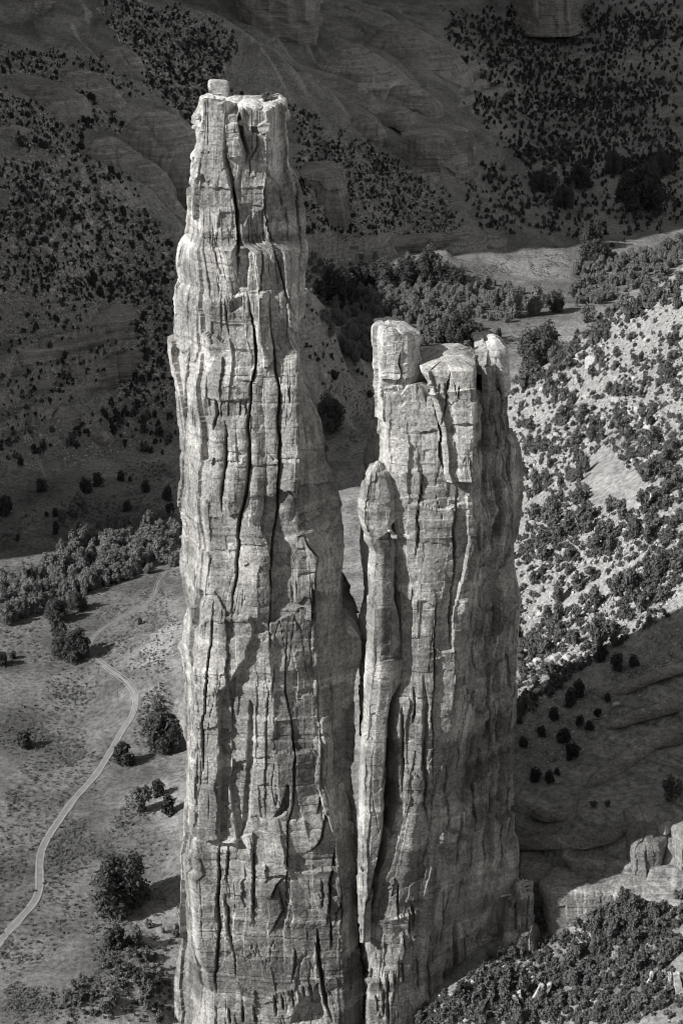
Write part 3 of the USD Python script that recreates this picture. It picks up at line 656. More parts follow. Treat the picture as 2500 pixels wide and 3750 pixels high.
    if bands is not None:
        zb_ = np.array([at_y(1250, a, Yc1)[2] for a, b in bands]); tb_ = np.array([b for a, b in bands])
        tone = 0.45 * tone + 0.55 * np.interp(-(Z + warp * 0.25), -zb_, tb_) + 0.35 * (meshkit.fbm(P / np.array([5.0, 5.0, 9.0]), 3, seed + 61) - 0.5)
    tone = np.clip(tone, 0, 1)
    rid = np.abs(meshkit.fbm(np.stack([AR / 4.0, Z / 42.0, 0 * Z + seed], -1), 4, seed + 15) - 0.5)
    D -= 0.5 * (1 - sm(rid, 0.0, 0.015)) * sm(meshkit.noise(P / 18.0, seed + 16), 0.4, 0.65)
    D += (meshkit.fbm(P / np.array([6.0, 6.0, 12.0]), 4, seed + 7) - 0.5) * 0.45 + (meshkit.fbm(P / 1.1, 3, seed + 8) - 0.5) * 0.22
    D *= rough
    if R is not None:
        u, v = proj(P)
        f = np.clip((-ny) * 1.4 + 0.25, 0, 1) * side_relief
        D += sample(R, u, v) * f
    # rounded shoulders at the top
    dd = (zt - Z)
    r_loc = round_top * (0.6 + 0.8 * meshkit.noise(np.stack([AR / 5.0, 0 * AR, 0 * AR], -1), seed + 20))
    q = np.clip(1 - dd / r_loc, 0, 1)
    D -= r_loc * (1 - np.sqrt(np.clip(1 - q * q, 0, 1)))
    X = X + nx * D; Y = Y + ny * D
    if top_tilt:
        Z = Z + top_tilt * (Y - Y.mean(1, keepdims=True)) * np.clip(1 - dd / 8.0, 0, 1)
    top = Z[0] + (meshkit.fbm(np.stack([AR[0] / 4, 0 * arc, 0 * arc + seed], -1), 3, seed + 30) - 0.5) * min(1.6, 0.05 * float(arc[-1]))
    Z[:6] += (top - Z[0])[None, :] * np.linspace(1, 0, 6)[:, None]
    if top_prof is not None:
        u0, _ = proj(np.stack([X[0], Y[0], Z[0]], -1))
        lw = np.interp(u0, [a for a, b in top_prof], [b for a, b in top_prof]) * np.clip(-ny[0] * 1.5 + 0.3, 0, 1)
        Z = Z - lw[None, :] * np.clip(1 - dd / (lw[None, :] * 2.0 + 1.0), 0, 1)
    V = [np.stack([X, Y, Z], -1).reshape(-1, 3)]; nc = X.shape[1]
    F = [grid_faces(nrow, nc, True)]
    # top surface: rings drawn in to the middle
    c0 = np.array([X[0].mean(), Y[0].mean()]); base = 0; off = nrow * nc; prev = np.arange(nc)
    for k in range(1, top_n + 1):
        s = 1 - k / (top_n + 0.6)
        rx = c0[0] + (X[0] - c0[0]) * s; ry = c0[1] + (Y[0] - c0[1]) * s
        rz = Z[0] * s + Z[0].mean() * (1 - s) + dome * (1 - s * s) + (meshkit.fbm(np.stack([rx / 3.5, ry / 3.5, 0 * rx], -1), 4, seed + 33) - 0.5) * 1.4 * min(1, 2 * (1 - s))
        V.append(np.stack([rx, ry, rz], -1)); cur = off + np.arange(nc)
        F.append(np.stack([prev, np.roll(prev, -1), np.roll(cur, -1), cur], -1)[:, ::-1]); prev = cur; off += nc
    V.append(np.array([[c0[0], c0[1], V[-1][:, 2].mean()]])); tip = off
    Vv = np.vstack(V); Fq = np.vstack(F)
    tri = np.vstack([Fq[:, [0, 1, 2]], Fq[:, [0, 2, 3]], np.stack([prev, np.full(nc, tip), np.roll(prev, -1)], -1)])
    n0 = np.cross(Vv[Fq[0, 1]] - Vv[Fq[0, 0]], Vv[Fq[0, 2]] - Vv[Fq[0, 0]])
    mid_i = len(grid_faces(nrow, nc, True)) // 2
    fq = Fq[mid_i]; nn = np.cross(Vv[fq[1]] - Vv[fq[0]], Vv[fq[2]] - Vv[fq[0]]); cc_ = Vv[fq].mean(0)
    if np.dot(nn[:2], cc_[:2] - np.array([X[nrow // 2].mean(), Y[nrow // 2].mean()])) < 0:
        tri = tri[:, ::-1]
    tn = np.concatenate([tone.ravel(), np.tile(tone[0], top_n) * 0 + 0.75, [0.75]])
    return Vv, tri, tn

VB = 4040   # the bodies go on below the ground
tall = thing('sandstone_spire', 'tallest sandstone spire, sheer and deeply cracked, pale squared summit, left of its shorter twin', 'rock spire')
left_t = L(('A', [(300,225),(283,300),(235,400),(235,440),(253,520),(262,620),(230,690),(218,850),(212,960),(203,1060),(213,1150),(195,1280),(195,1385),(140,1415),(108,1530),(110,1640),(135,1755),(98,1765),(76,1900),(65,2050),(58,2200),(50,2330)]),
    ('B', [(60,150),(85,350),(90,500),(95,650),(105,850),(118,1050),(107,1250),(115,1450),(115,1600),(108,1680),(120,1780),(150,1880),(190,2000),(187,2150),(155,2250)]),
    ('C', [(155,10),(165,150),(170,350),(160,500),(165,700),(160,900),(155,1200),(155,1350),(135,1500),(130,1700),(130,1900),(130,2200)]), ('F', [(72,250),(70,330),(65,600),(42,740),(50,930),(40,1200)]))
right_t = L(('A', [(975,225),(985,330),(1000,420),(1015,600),(1025,770),(1040,830),(1100,890),(1130,970),(1150,1100),(1156,1400),(1155,1600),(1140,1700),(1140,1850),(1125,2050),(1130,2340)]),
    ('B', [(1055,130),(1080,300),(1095,440),(1150,520),(1200,640),(1220,750),(1225,950),(1300,1050),(1312,1150),(1345,1280),(1365,1450),(1370,1700),(1355,1900),(1360,2040),(1390,2110),(1460,2180),(1500,2250)]),
    ('C', [(1500,60),(1500,200),(1480,300),(1460,350),(1452,700),(1442,1100),(1440,1200),(1470,1400),(1476,1700),(1480,2000),(1480,2290)]), ('F', [(822,400),(828,560),(840,640),(850,720),(845,1200)]))
c1_t = L(('A', [(330,300),(335,440),(330,700),(300,900),(290,1000),(300,1480),(340,1700),(360,1900),(350,2200)]), ('B', [(330,100),(300,430),(345,700),(350,900),(340,1250),(345,1600),(300,1900),(270,2100)]), ('C', [(260,200),(250,900),(235,1500),(230,1900)]), ('F', [(150,300),(140,500),(150,650),(210,800),(220,1200)]))
c2_t = L(('A', [(855,300),(850,600),(855,800),(830,1000),(840,1200),(850,1430),(1000,1500),(1020,1800),(1030,2200)]), ('B', [(1045,100),(1040,450),(1025,700),(1030,900),(1012,1200),(1000,1400),(1080,1500),(1160,1700),(1180,2000)]), ('C', [(1190,200),(1200,700),(1210,1200),(1330,1640),(1400,2200)]), ('F', [(760,500),(780,1200)]))
BT = [(340,.95),(680,.95),(692,.2),(895,.25),(907,.95),(985,.8),(1005,.4),(1058,.35),(1070,.85),(1140,.5),(1445,.35),(1460,.9),(1560,.65),(1900,.42),(2050,.45),(2250,.3),(2420,.6),(2560,.65),(2600,.35),(3050,.15),(3075,.7),(3130,.12),(3400,.0),(3750,-.1)]  # rock tone by picture row, darkest in the lowest rows
BS = [(1390,.8),(1480,.9),(1560,.6),(1640,.9),(1705,.95),(1765,.5),(2290,.4),(2300,.75),(2325,.35),(2370,.3),(2380,.85),(2398,.3),(2405,.85),(2420,.3),(2470,.3),(2480,.8),(2500,.25),(3100,.15),(3350,.4),(3420,.05),(3750,-.1)]  # same for the shorter spire, darker towards the foot
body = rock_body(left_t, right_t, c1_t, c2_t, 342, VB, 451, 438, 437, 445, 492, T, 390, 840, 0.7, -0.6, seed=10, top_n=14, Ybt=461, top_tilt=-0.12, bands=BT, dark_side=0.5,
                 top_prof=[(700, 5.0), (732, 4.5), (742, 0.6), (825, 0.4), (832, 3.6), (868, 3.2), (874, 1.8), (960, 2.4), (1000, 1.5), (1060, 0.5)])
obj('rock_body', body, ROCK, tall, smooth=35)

short = thing('sandstone_spire', 'shorter flat topped sandstone spire with a rounded knob and a pillar on its left flank', 'rock spire')
left_s = L(('D', [(300,560),(290,650),(270,800),(250,950),(215,1020),(185,1180),(190,1240),(215,1300),(190,1500),(170,1880),(175,2000),(195,2150),(205,2330)]), ('E', [(195,60),(175,180),(170,300),(165,440),(165,650),(160,900),(140,1300),(145,1700),(140,2000),(130,2290)]), ('F', [(825,350),(830,500),(835,640),(845,720),(850,1200)]))
right_s = L(('D', [(1360,540),(1362,760),(1370,980),(1430,1060),(1445,1200),(1450,1400),(1465,1650),(1440,1800),(1425,1900),(1430,2100),(1470,2300)]), ('E', [(1475,60),(1465,230),(1450,450),(1425,560),(1425,800),(1425,1100),(1410,1300),(1415,1700),(1425,2000),(1450,2300)]), ('F', [(1508,310),(1480,420),(1470,600),(1460,1200)]))
c1_s = L(('D', [(390,560),(400,900),(420,1300),(470,2000)]), ('E', [(480,300),(480,900),(470,1300),(470,1700)]), ('F', [(870,500),(880,1200)]))
c2_s = L(('D', [(1095,560),(1100,1000),(1090,1320),(1080,1500),(1090,1900)]), ('E', [(1000,60),(950,420),(940,560),(925,900),(900,1100),(870,1300),(840,1450),(790,1560),(760,1800),(765,2000),(740,2300)]), ('F', [(1130,250),(1080,500),(1050,700),(1040,1200)]))
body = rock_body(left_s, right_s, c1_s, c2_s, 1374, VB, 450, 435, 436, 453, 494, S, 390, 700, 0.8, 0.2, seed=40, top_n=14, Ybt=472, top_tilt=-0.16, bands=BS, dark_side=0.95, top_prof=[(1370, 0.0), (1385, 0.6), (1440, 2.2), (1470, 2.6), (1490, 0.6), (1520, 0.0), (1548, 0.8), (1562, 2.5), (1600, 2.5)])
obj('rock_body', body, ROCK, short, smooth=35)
# rounded knob standing on the left corner
kl = L(('D', [(275,75),(272,85),(264,150),(268,210),(285,300),(290,400),(300,500),(295,600),(290,700)])); kr = L(('D', [(520,75),(580,110),(625,150),(648,230),(620,290),(640,360),(662,390),(655,470),(610,560),(600,700)]))
obj('knob', rock_body(kl, kr, L(('D', [(330,80),(330,700)])), L(('D', [(480,90),(545,200),(550,330),(520,600)])), 1186, 1520, 441, 436.4, 436.4, 442, 449, S, 150, 170, 0.6, 0.2, seed=60, top_n=8, mid=0.6, rough=1.15, top_tilt=-0.1, top_prof=[(1375, 0.0), (1440, 0.3), (1465, 1.2), (1470, 2.0), (1530, 3.8)]), ROCK_TOP, short, smooth=35)
# split block in the middle, its foot hanging proud
ml = L(('D', [(650,340),(648,400),(675,480),(735,600),(760,700),(795,870),(815,980),(805,1100),(830,1250),(870,1340)])); mr = L(('D', [(1108,340),(1112,400),(1108,560),(1110,850),(1100,1000),(1106,1300)]))
obj('split_block', rock_body(ml, mr, L(('D', [(700,380),(760,640),(820,920),(850,1250)])), L(('D', [(1080,380),(1085,700),(1080,1000),(1080,1330)])), 1332, 1745, 437, 433.6, 433.6, 438, 452, S, 190, 210, 0.7, 1.2, seed=70, mid=0.6, top_n=10, rough=0.7, back_in=0.0), ROCK, short, smooth=35)
rl = L(('D', [(1090,300),(1108,420),(1115,760),(1118,1000)])); rr = L(('D', [(1340,248),(1364,290),(1361,420),(1366,560),(1361,760),(1368,1000)]))
obj('dark_block', rock_body(rl, rr, L(('D', [(1120,330),(1125,1000)])), L(('D', [(1225,330),(1270,560),(1300,1000)])), 1312, 1620, 444, 437.6, 440, 450, 468, S, 170, 160, 1.0, 0.6, seed=80, mid=0.4, top_n=10, rough=0.7), ROCK_DARK, short, smooth=35)
# squared boss at the far right corner
bl = L(('D', [(1175,265),(1210,330),(1215,380),(1255,440),(1300,620)])); br = L(('D', [(1345,245),(1366,290),(1362,420),(1366,620)]))
obj('corner_boss', rock_body(bl, br, L(('D', [(1215,300),(1260,440),(1310,620)])), L(('D', [(1340,280),(1350,420),(1355,620)])), 1266, 1430, 446, 442, 443, 447.5, 456, S, 80, 90, 0.7, 0.8, seed=90, mid=0.3, top_n=8, rough=0.5), ROCK_TOP, short, smooth=35)
# the pillar in front
pl_ = L(('D', [(212,1238),(198,1290),(166,1400),(136,1540),(140,1650),(170,1760),(192,1850),(235,1910),(222,2050),(215,2200),(210,2340)]), ('E', [(212,60),(215,200),(203,440),(188,750),(184,950),(160,1300),(150,1550),(145,1800),(135,2000),(130,2300)]), ('F', [(825,350),(830,500),(834,560)]))
pr_ = L(('D', [(390,1238),(398,1265),(425,1340),(448,1430),(440,1560),(428,1760),(455,1880),(452,2000),(440,2200),(436,2330)]), ('E', [(440,40),(470,250),(480,400),(478,650),(470,780),(380,930),(362,1100),(360,1300),(355,1600),(345,1800),(330,2000),(300,2200)]), ('F', [(880,420),(875,560)]))
obj('pillar', rock_body(pl_, pr_, None, L(('D', [(345,1260),(400,1500),(385,1760),(415,2000),(405,2330)]), ('E', [(405,200),(400,700),(358,1300),(322,1700)])), 1708, 3420, 436.8, 433.0, 433.2, 435.2, 441, S, 130, 460, 1.3, 1.0, seed=100, mid=0.5, top_n=8, rough=0.6), ROCK, short, smooth=35)
# ------------------------------------------------------------------ what lies on the summits
rng = np.random.default_rng(7)
def rock_mesh(n, size, seed, flat=0.75):
    r = np.random.default_rng(seed)
    p = r.normal(size=(n, 3)); p /= np.linalg.norm(p, axis=1, keepdims=True)
    p = np.sign(p) * np.abs(p) ** 0.7
    p *= np.array([1, r.uniform(0.6, 0.95), flat * r.uniform(0.7, 1.1)]) * size / 2
    h = ConvexHull(p)
    v = p[h.vertices]; remap = {a: b for b, a in enumerate(h.vertices)}
    f = np.array([[remap[k] for k in s] for s in h.simplices])
    t = trimesh.Trimesh(v, f, process=False); trimesh.repair.fix_normals(t)
    return t
def boulder(size, seed, flat=0.8, sub=3, box=0.6):
    m = trimesh.creation.icosphere(sub); v = m.vertices.copy()
    v = np.sign(v) * np.abs(v) ** box; v /= np.abs(v).max()
    r = np.random.default_rng(seed)
    for k in range(9):
        n = r.normal(size=3); n /= np.linalg.norm(n); d = r.uniform(0.6, 0.95) * (1.45 if box < 0.55 else 1.0)
        e = np.maximum(v @ n - d, 0); v -= e[:, None] * n
    v += (meshkit.fbm(v * 2.2 + seed, 3, seed) - 0.5)[:, None] * v * 0.22
    q = v[:, 2] * 4 + meshkit.fbm(v * 1.5, 2, seed + 1) * 2
    v[:, :2] *= (1 + 0.05 * (hsh(np.floor(q), seed) - 0.5) * 2)[:, None]
    return v * np.array([1, 0.85, flat]) * size / 2, m.faces

def on_summit(px, py, y): return at_y(px, py, y)
p = on_summit(*fA(448, 168), 462)
v, f = boulder(4.6, 8, 0.84, 4, 0.36); v[:, 2] += 0.15
obj('balanced_boulder', (v + p, f), ROCK_TOP, smooth=20, label='squared pale boulder balanced on the left end of the tallest summit', cat='boulder')
def slab(name, poly_pts, y, thick_y, tone, parent, seed, tilt=0.0):
    """a block of the summit: traced outline, given depth, edges worn"""
    P = np.array([at_y(a, b, y) for a, b in poly_pts])
    pg = shapely.Polygon(P[:, [0, 2]]).buffer(0.15).buffer(-0.1)
    m = trimesh.creation.extrude_polygon(pg, thick_y, engine='earcut')
    m = m.subdivide_to_size(1.0); m.merge_vertices()
    v = m.vertices.copy(); v = np.stack([v[:, 0], y + v[:, 2] - 0.3, v[:, 1]], 1)
    c = v.mean(0)
    rim_ = np.clip((v[:, 1] - y + 0.3) / 1.6, 0, 1)
    v[:, [0, 2]] = c[[0, 2]] + (v[:, [0, 2]] - c[[0, 2]]) * (0.74 + 0.26 * np.sqrt(rim_) * np.sqrt(np.clip((y + thick_y - v[:, 1]) / 2.5, 0, 1)))[:, None]
    v[:, 2] += tilt * (v[:, 1] - y)
    q = np.floor((v[:, 2] + 0.3 * meshkit.noise(v / 2.0, seed)) / 0.7)
    v[:, 1] -= (hsh(q, seed) - 0.5) * 0.35
    v += (meshkit.fbm(v / 2.4, 3, seed)[:, None] - 0.5) * np.array([1.5, 1.6, 1.0])
    m = trimesh.Trimesh(v, m.faces, process=False); trimesh.repair.fix_normals(m)
    obj(name, m, tone, parent, smooth=40)
slab('cap_slab', [fA(*q) for q in [(600,330),(640,300),(760,305),(812,320),(805,380),(760,410),(690,405),(605,400)]], 438.2, 7, ROCK_TOP, tall, 1, 0.1)
slab('cap_slab', [fA(*q) for q in [(760,470),(830,420),(880,440),(875,520),(800,550),(765,500)]], 436.4, 5, ROCK_TOP, tall, 2, 0.1)
slab('shoulder_block', [fA(*q) for q in [(232,690),(260,665),(312,685),(300,760),(260,890),(235,930),(218,860)]], 446, 6, ROCK_TOP, tall, 7, 0.0)
slab('shoulder_block', [fA(*q) for q in [(138,1430),(165,1400),(200,1395),(210,1500),(190,1640),(140,1740),(105,1620),(112,1520)]], 449, 9, ROCK_TOP, tall, 8, 0.0)
slab('shoulder_block', [fA(*q) for q in [(95,1790),(110,1762),(138,1775),(160,1840),(150,2000),(90,2050),(78,1920)]], 449, 9, ROCK_TOP, tall, 9, 0.0)
slab('chockstone', [fD(*q) for q in [(378,1770),(392,1762),(455,1830),(450,1860),(420,1855),(385,1800)]], 432.6, 2.0, ROCK_TOP, short, 10, 0.0)
slab('cap_slab', [fD(*q) for q in [(1100,290),(1165,270),(1210,330),(1215,380),(1180,370),(1120,340)]], 452, 8, ROCK_TOP, short, 11, 0.1)
slab('cap_slab', [fD(*q) for q in [(1140,385),(1190,400),(1225,440),(1200,480),(1150,495)]], 446, 5, ROCK, short, 12, 0.0)
for k, (a, b, w, y) in enumerate(((275, 395, 62, 440), (470, 262, 70, 444), (560, 345, 44, 441), (700, 335, 130, 441), (640, 440, 60, 437.5), (815, 470, 84, 437.5), (900, 270, 90, 447), (955, 330, 80, 446), (770, 300, 70, 446), (380, 250, 80, 446), (590, 300, 40, 443), (250, 480, 40, 441), (860, 560, 44, 437))):
    q = at_y(*fA(a, b), y); v, f = boulder(w * 0.44643 * 0.0605, 40 + k, 0.75, 3, 0.5)
    obj('cap_block', (v + q, f), ROCK_TOP, tall)
# broken stone in the notch of the summit
vs_, fs_, o = [], [], 0
for k in range(150):
    a, b = rng.uniform(470, 620), rng.uniform(235, 400)
    q = at_y(*fA(a, b), 437 + (400 - b) / 165 * 26); t = rock_mesh(9, rng.uniform(0.5, 1.3), 900 + k)
    vs_.append(np.array(t.vertices) + q); fs_.append(np.array(t.faces) + o); o += len(t.vertices)
obj('summit_rubble', (np.vstack(vs_), np.vstack(fs_)), STONE_PALE, kind='stuff', label='loose pale stones lying in the notch of the tallest summit', cat='rubble')

# ------------------------------------------------------------------ cliffs and slickrock behind
def cliff(label, left, right, c1, c2, v0, v1, Y, depth, seed, mat=LEDGE, nc=110, nr=100, **kw):
    t = thing('cliff', label, 'cliff')
    obj('rock_wall', rock_body(left, right, c1, c2, v0, v1, Y + depth * 0.35, Y, Y + 2, Y + depth * 0.4, Y + depth, None, nc, nr, 3.0, 2.0, seed=seed, rough=kw.pop('rough', 2.0), top_n=6, **kw), mat, t, smooth=40)
cliff('tall dark streaked canyon wall rising out of view behind the tallest spire', [(810,-1100),(830,20),(850,150),(860,300)], [(1185,-1100),(1180,60),(1185,160),(1200,330)],
      [(880,-300),(900,300)], [(1130,-300),(1150,330)], -1080, 300, 1640, 560, 201, blocks=0.6)
cliff('shadowed canyon wall at the upper left corner above the slickrock', [(-900,-900),(-900,260)], [(240,-900),(300,60),(350,130),(300,250)], [(-300,-420),(-300,250)], [(120,-420),(190,100),(200,250)], -880, 240, 1440, 200, 202, blocks=0.6)
cliff('distant streaked buttress at the top edge right of the middle', [(1880,-120),(1895,60),(1870,110)], [(2180,-120),(2120,60),(2200,110)], None, [(2090,-120),(2090,110)], -120, 108, 1960, 160, 203, nc=110, nr=70)
cliff('dark ledge buttress right of the rubble slope above the far meadow', [(1470,480),(1465,540),(1470,620)], [(1725,470),(1735,560),(1745,640)], None, [(1660,480),(1700,640)], 484, 650, 1392, 60, 204, nc=110, nr=60)
cliff('low dark cliff right behind the upper part of the tallest spire', [(1090,600),(1095,700),(1090,800)], [(1255,620),(1270,700),(1300,810)], None, [(1230,620),(1260,810)], 620, 810, 1262, 50, 205, nc=110, nr=70)

def whaleback(label, crest, Y, a, b, seed, lean=0.25, ns=90, nt=56, amp=1.45, mat=None, name='slickrock_dome', cat='slickrock'):
    """a rounded back of slickrock: a crest line, falling away on both sides"""
    c = np.array(crest, float)
    Y = np.interp(np.linspace(0, 1, len(c)), np.linspace(0, 1, len(Y)), Y)
    P = np.array([at_y(u, v, y) for (u, v), y in zip(c, Y)])
    s = np.concatenate([[0], np.cumsum(np.linalg.norm(np.diff(P, axis=0), axis=1))]); s /= s[-1]
    g = np.linspace(-0.12, 1.12, ns)
    C = np.stack([np.interp(g, s, P[:, k]) for k in range(3)], 1)
    d0 = (P[1] - P[0]) / max(s[1], 1e-3); d1 = (P[-1] - P[-2]) / max(1 - s[-2], 1e-3)
    lo = g < 0; hi = g > 1
    C[lo] = P[0] + d0 * g[lo][:, None]; C[hi] = P[-1] + d1 * (g[hi] - 1)[:, None]
    C = gaussian_filter1d(C, 3, axis=0, mode='nearest')
    e = np.sqrt(np.clip(1 - np.clip(np.abs(g - 0.5) * 2 / 1.24, 0, 1) ** 3.0, 0, 1))
    th = np.linspace(-1.9, 1.9, nt)
    T_ = np.gradient(C, axis=0); T_[:, 2] = 0; T_ /= np.linalg.norm(T_, axis=1, keepdims=True) + 1e-9
    N_ = np.stack([T_[:, 1], -T_[:, 0], 0 * T_[:, 0]], 1); N_ *= np.where(N_[:, 1:2] > 0, -1, 1)
    off = np.sign(np.sin(th)) * np.abs(np.sin(th)) ** 0.9 * a; dn = (1 - np.cos(th)) * b
    V = C[:, None] + N_[:, None] * (off[None, :, None] * e[:, None, None])
    V[..., 2] -= dn[None, :] * (0.35 + 0.65 * e[:, None]) + (1 - e)[:, None] * b * 0.8
    w = (meshkit.fbm(V / 35.0, 3, seed) - 0.5) * 7 + 0.12 * V[..., 0]
    D = 0 * w
    for thk, am in ((3.8, 0.55 * amp), (1.3, 0.25 * amp)):
        q = (V[..., 2] + w) / thk; k = np.floor(q)
        if amp > 1.5:
            fr = q - k
            D += 1.5 * am * ((0.35 + hsh(k, seed)) * np.where(fr < 0.93, (fr / 0.93) ** 1.3, (1 - fr) / 0.07) - 0.4) * sm(meshkit.noise(V / (thk * 3.5), seed + 2), 0.2, 0.6)
        else:
            D += am * (hsh(k, seed) * (1 - sm(q - k, 0.8, 1)) + hsh(k + 1, seed) * sm(q - k, 0.8, 1) - 0.5)
    if 1.0 < amp < 1.5:
        jt = np.abs(meshkit.fbm(V * np.array([1, 0.6, 0.15]) / 34.0, 3, seed + 6) - 0.5)
        D -= 1.6 * (1 - sm(jt, 0.0, 0.014))
    if amp > 1.5:
        jt = np.abs(meshkit.fbm(V * np.array([1, 0.5, 0.12]) / 16.0, 3, seed + 6) - 0.5)
        D -= 2.0 * (1 - sm(jt, 0.0, 0.03))
    D += (meshkit.fbm(V / 12.0, 4, seed + 4) - 0.5) * 3.0 * min(1, amp) + (meshkit.fbm(V / 2.5, 3, seed + 5) - 0.5) * 0.5
    V = V + N_[:, None] * (D * np.sign(off)[None, :])[..., None]
    V[..., 2] += D * 0.4
    f = grid_faces(ns, nt)
    n = np.cross(V.reshape(-1, 3)[f[:, 1]] - V.reshape(-1, 3)[f[:, 0]], V.reshape(-1, 3)[f[:, 2]] - V.reshape(-1, 3)[f[:, 0]])
    if n[:, 2].sum() < 0: f = f[:, ::-1]
    obj(name, (V.reshape(-1, 3), f), mat or SLICK, smooth=True if amp < 1.5 else 40, label=label, cat=cat)
whaleback('broad slickrock dome left of the tallest summit with a dark hollow in its face', [(490,405),(560,392),(638,434),(708,523),(730,600)], [1235,1225,1215,1205], 22, 20, 301)
whaleback('long slickrock dome sloping down toward the tallest spire, split face below its crest', [(350,505),(380,482),(447,536),(510,587),(545,663),(640,740)], [1150,1140,1130,1110], 20, 19, 302)
whaleback('tilted slickrock slab with a sharp upper edge, high at upper left', [(225,262),(274,244),(338,293),(415,370)], [1330,1310,1290], 20, 12, 303)
whaleback('dim slickrock dome crossed by wavy bands near the left edge', [(40,285),(130,290),(210,318),(255,390)], [1270,1250,1230], 22, 14, 304)
whaleback('small smooth slickrock slab below the dark upper left cliff', [(344,195),(427,168),(490,242)], [1400,1390,1380], 18, 9, 305)
whaleback('low rounded slickrock hump at the left edge above the rubble slope', [(-30,450),(50,455),(128,510),(147,556)], [1110,1100,1095], 13, 10, 306)
whaleback('pale slickrock ramp edge rising from the near left rubble crest', [(155,570),(240,585),(330,620),(383,665)], [1075,1075,1070], 11, 7, 307)
whaleback('wide pale slickrock apron at the foot of the tall streaked wall', [(880,215),(1010,232),(1130,268),(1200,310),(1300,400)], [1570,1550,1530,1500], 48, 17, 308)
whaleback('banded slickrock dome right of the streaked wall, cut by a dark vertical stain', [(1190,175),(1300,152),(1408,226),(1489,300),(1490,370)], [1600,1590,1575], 34, 26, 309)
whaleback('big upper slickrock dome with two vertical cracks, right of the streaked wall', [(1360,140),(1403,82),(1489,88),(1563,134),(1632,180),(1680,230)], [1720,1710,1690], 34, 22, 310)
whaleback('small banded slickrock nose in the rubble right of the tallest summit', [(1290,416),(1351,416),(1408,478)], [1440,1430], 13, 11, 311)
whaleback('low layered slickrock nose above the dark ledge buttress', [(1420,388),(1470,388),(1520,428)], [1480,1470], 13, 10, 312)
whaleback('rounded slickrock shelf at the foot of the upper right dome', [(1490,345),(1560,345),(1600,372)], [1500,1490], 14, 8, 313)

for lab, crest, Y, a, b, sd in (
 ('upper band of layered ledges crossing the left slope', [(-40,1335),(60,1300),(150,1262),(240,1205),(330,1155),(430,1110),(505,1118),(560,1190)], [985,990,1000,1005], 14, 13, 321),
 ('middle band of layered ledges below the upper one at left', [(-40,1415),(100,1400),(240,1365),(360,1318),(470,1262),(520,1250)], [955,960,965], 13, 13, 322),
 ('lower band of layered ledges with upright joints at the left edge', [(-40,1480),(80,1462),(190,1468),(300,1500),(330,1560)], [930,932,930], 12, 12, 323),
 ('broken ledge lip above the upper meadow at left', [(230,1590),(320,1570),(400,1585),(430,1625)], [905,905,900], 7, 6, 324),
 ('low ledge of thin beds edging the far meadow', [(1150,905),(1300,885),(1450,868),(1600,850),(1740,862),(1840,880)], [1262,1262,1270], 9, 7, 325),
 ('layered ledge in the rubble right of the tallest summit', [(1460,640),(1560,625),(1660,640),(1740,690)], [1375,1375,1370], 10, 9, 326)):
    gq = ground([q[0] for q in crest], [q[1] + 14 for q in crest]); Y = list(gaussian_filter1d(np.where(np.isnan(gq[:, 1]), np.nanmean(gq[:, 1]), gq[:, 1]), 1) + a * 0.35)
    whaleback(lab, crest, Y, a, b, sd, ns=180, nt=110, amp=3.0, mat=LEDGE, name='rock_ledge', cat='rock ledge')
def ledge_block(label, left, right, c1, c2, v0, v1, Y, d, seed):
    t = thing('rock_ledge', label, 'rock ledge')
    foot = {331: (2180, 3222), 332: (2365, 3205), 333: (2480, 3190), 334: (2300, 3290), 335: (2000, 3262)}[seed]
    Y = float(ground([foot[0]], [foot[1]])[0, 1]) + 0.5
    obj('rock_body', rock_body(left, right, c1, c2, v0, v1, Y + 4, Y, Y, Y + 5, Y + d, None, 120, 70, 2.2, 1.2, seed=seed, rough=0.5, top_n=10, mid=0.6, top_tilt=0.16), LEDGE, t)
ledge_block('sunlit ledge block with a smooth sloping top beside the shadowed bowl', [(2052,3140),(2075,3175),(2090,3200),(2095,3320)], [(2275,3100),(2282,3130),(2284,3320)], [(2090,3150),(2120,3320)], [(2255,3120),(2262,3320)], 3118, 3290, 459, 13, 331)
ledge_block('middle ledge block with an upright dark joint at its left', [(2290,3060),(2288,3110),(2286,3300)], [(2440,3040),(2444,3080),(2444,3300)], None, [(2415,3070),(2420,3300)], 3052, 3270, 461, 16, 332)
ledge_block('ledge block cut by the right edge of the picture', [(2455,3040),(2453,3090),(2452,3300)], [(2640,3020),(2650,3300)], None, [(2600,3050),(2600,3300)], 3036, 3270, 462, 16, 333)
ledge_block('long lower ledge course with a thin pale line under the blocks', [(1965,3262),(1985,3300),(1990,3420)], [(2640,3150),(2650,3420)], [(2010,3290),(2020,3420)], [(2600,3200),(2600,3420)], 3222, 3400, 454, 10, 334)
ledge_block('dark overhanging ledge beside the small rock stump', [(1885,3180),(1880,3300)], [(2090,3172),(2110,3200),(2075,3300)], [(1900,3190),(1900,3300)], [(2080,3190),(2070,3300)], 3166, 3330, 462, 14, 335)

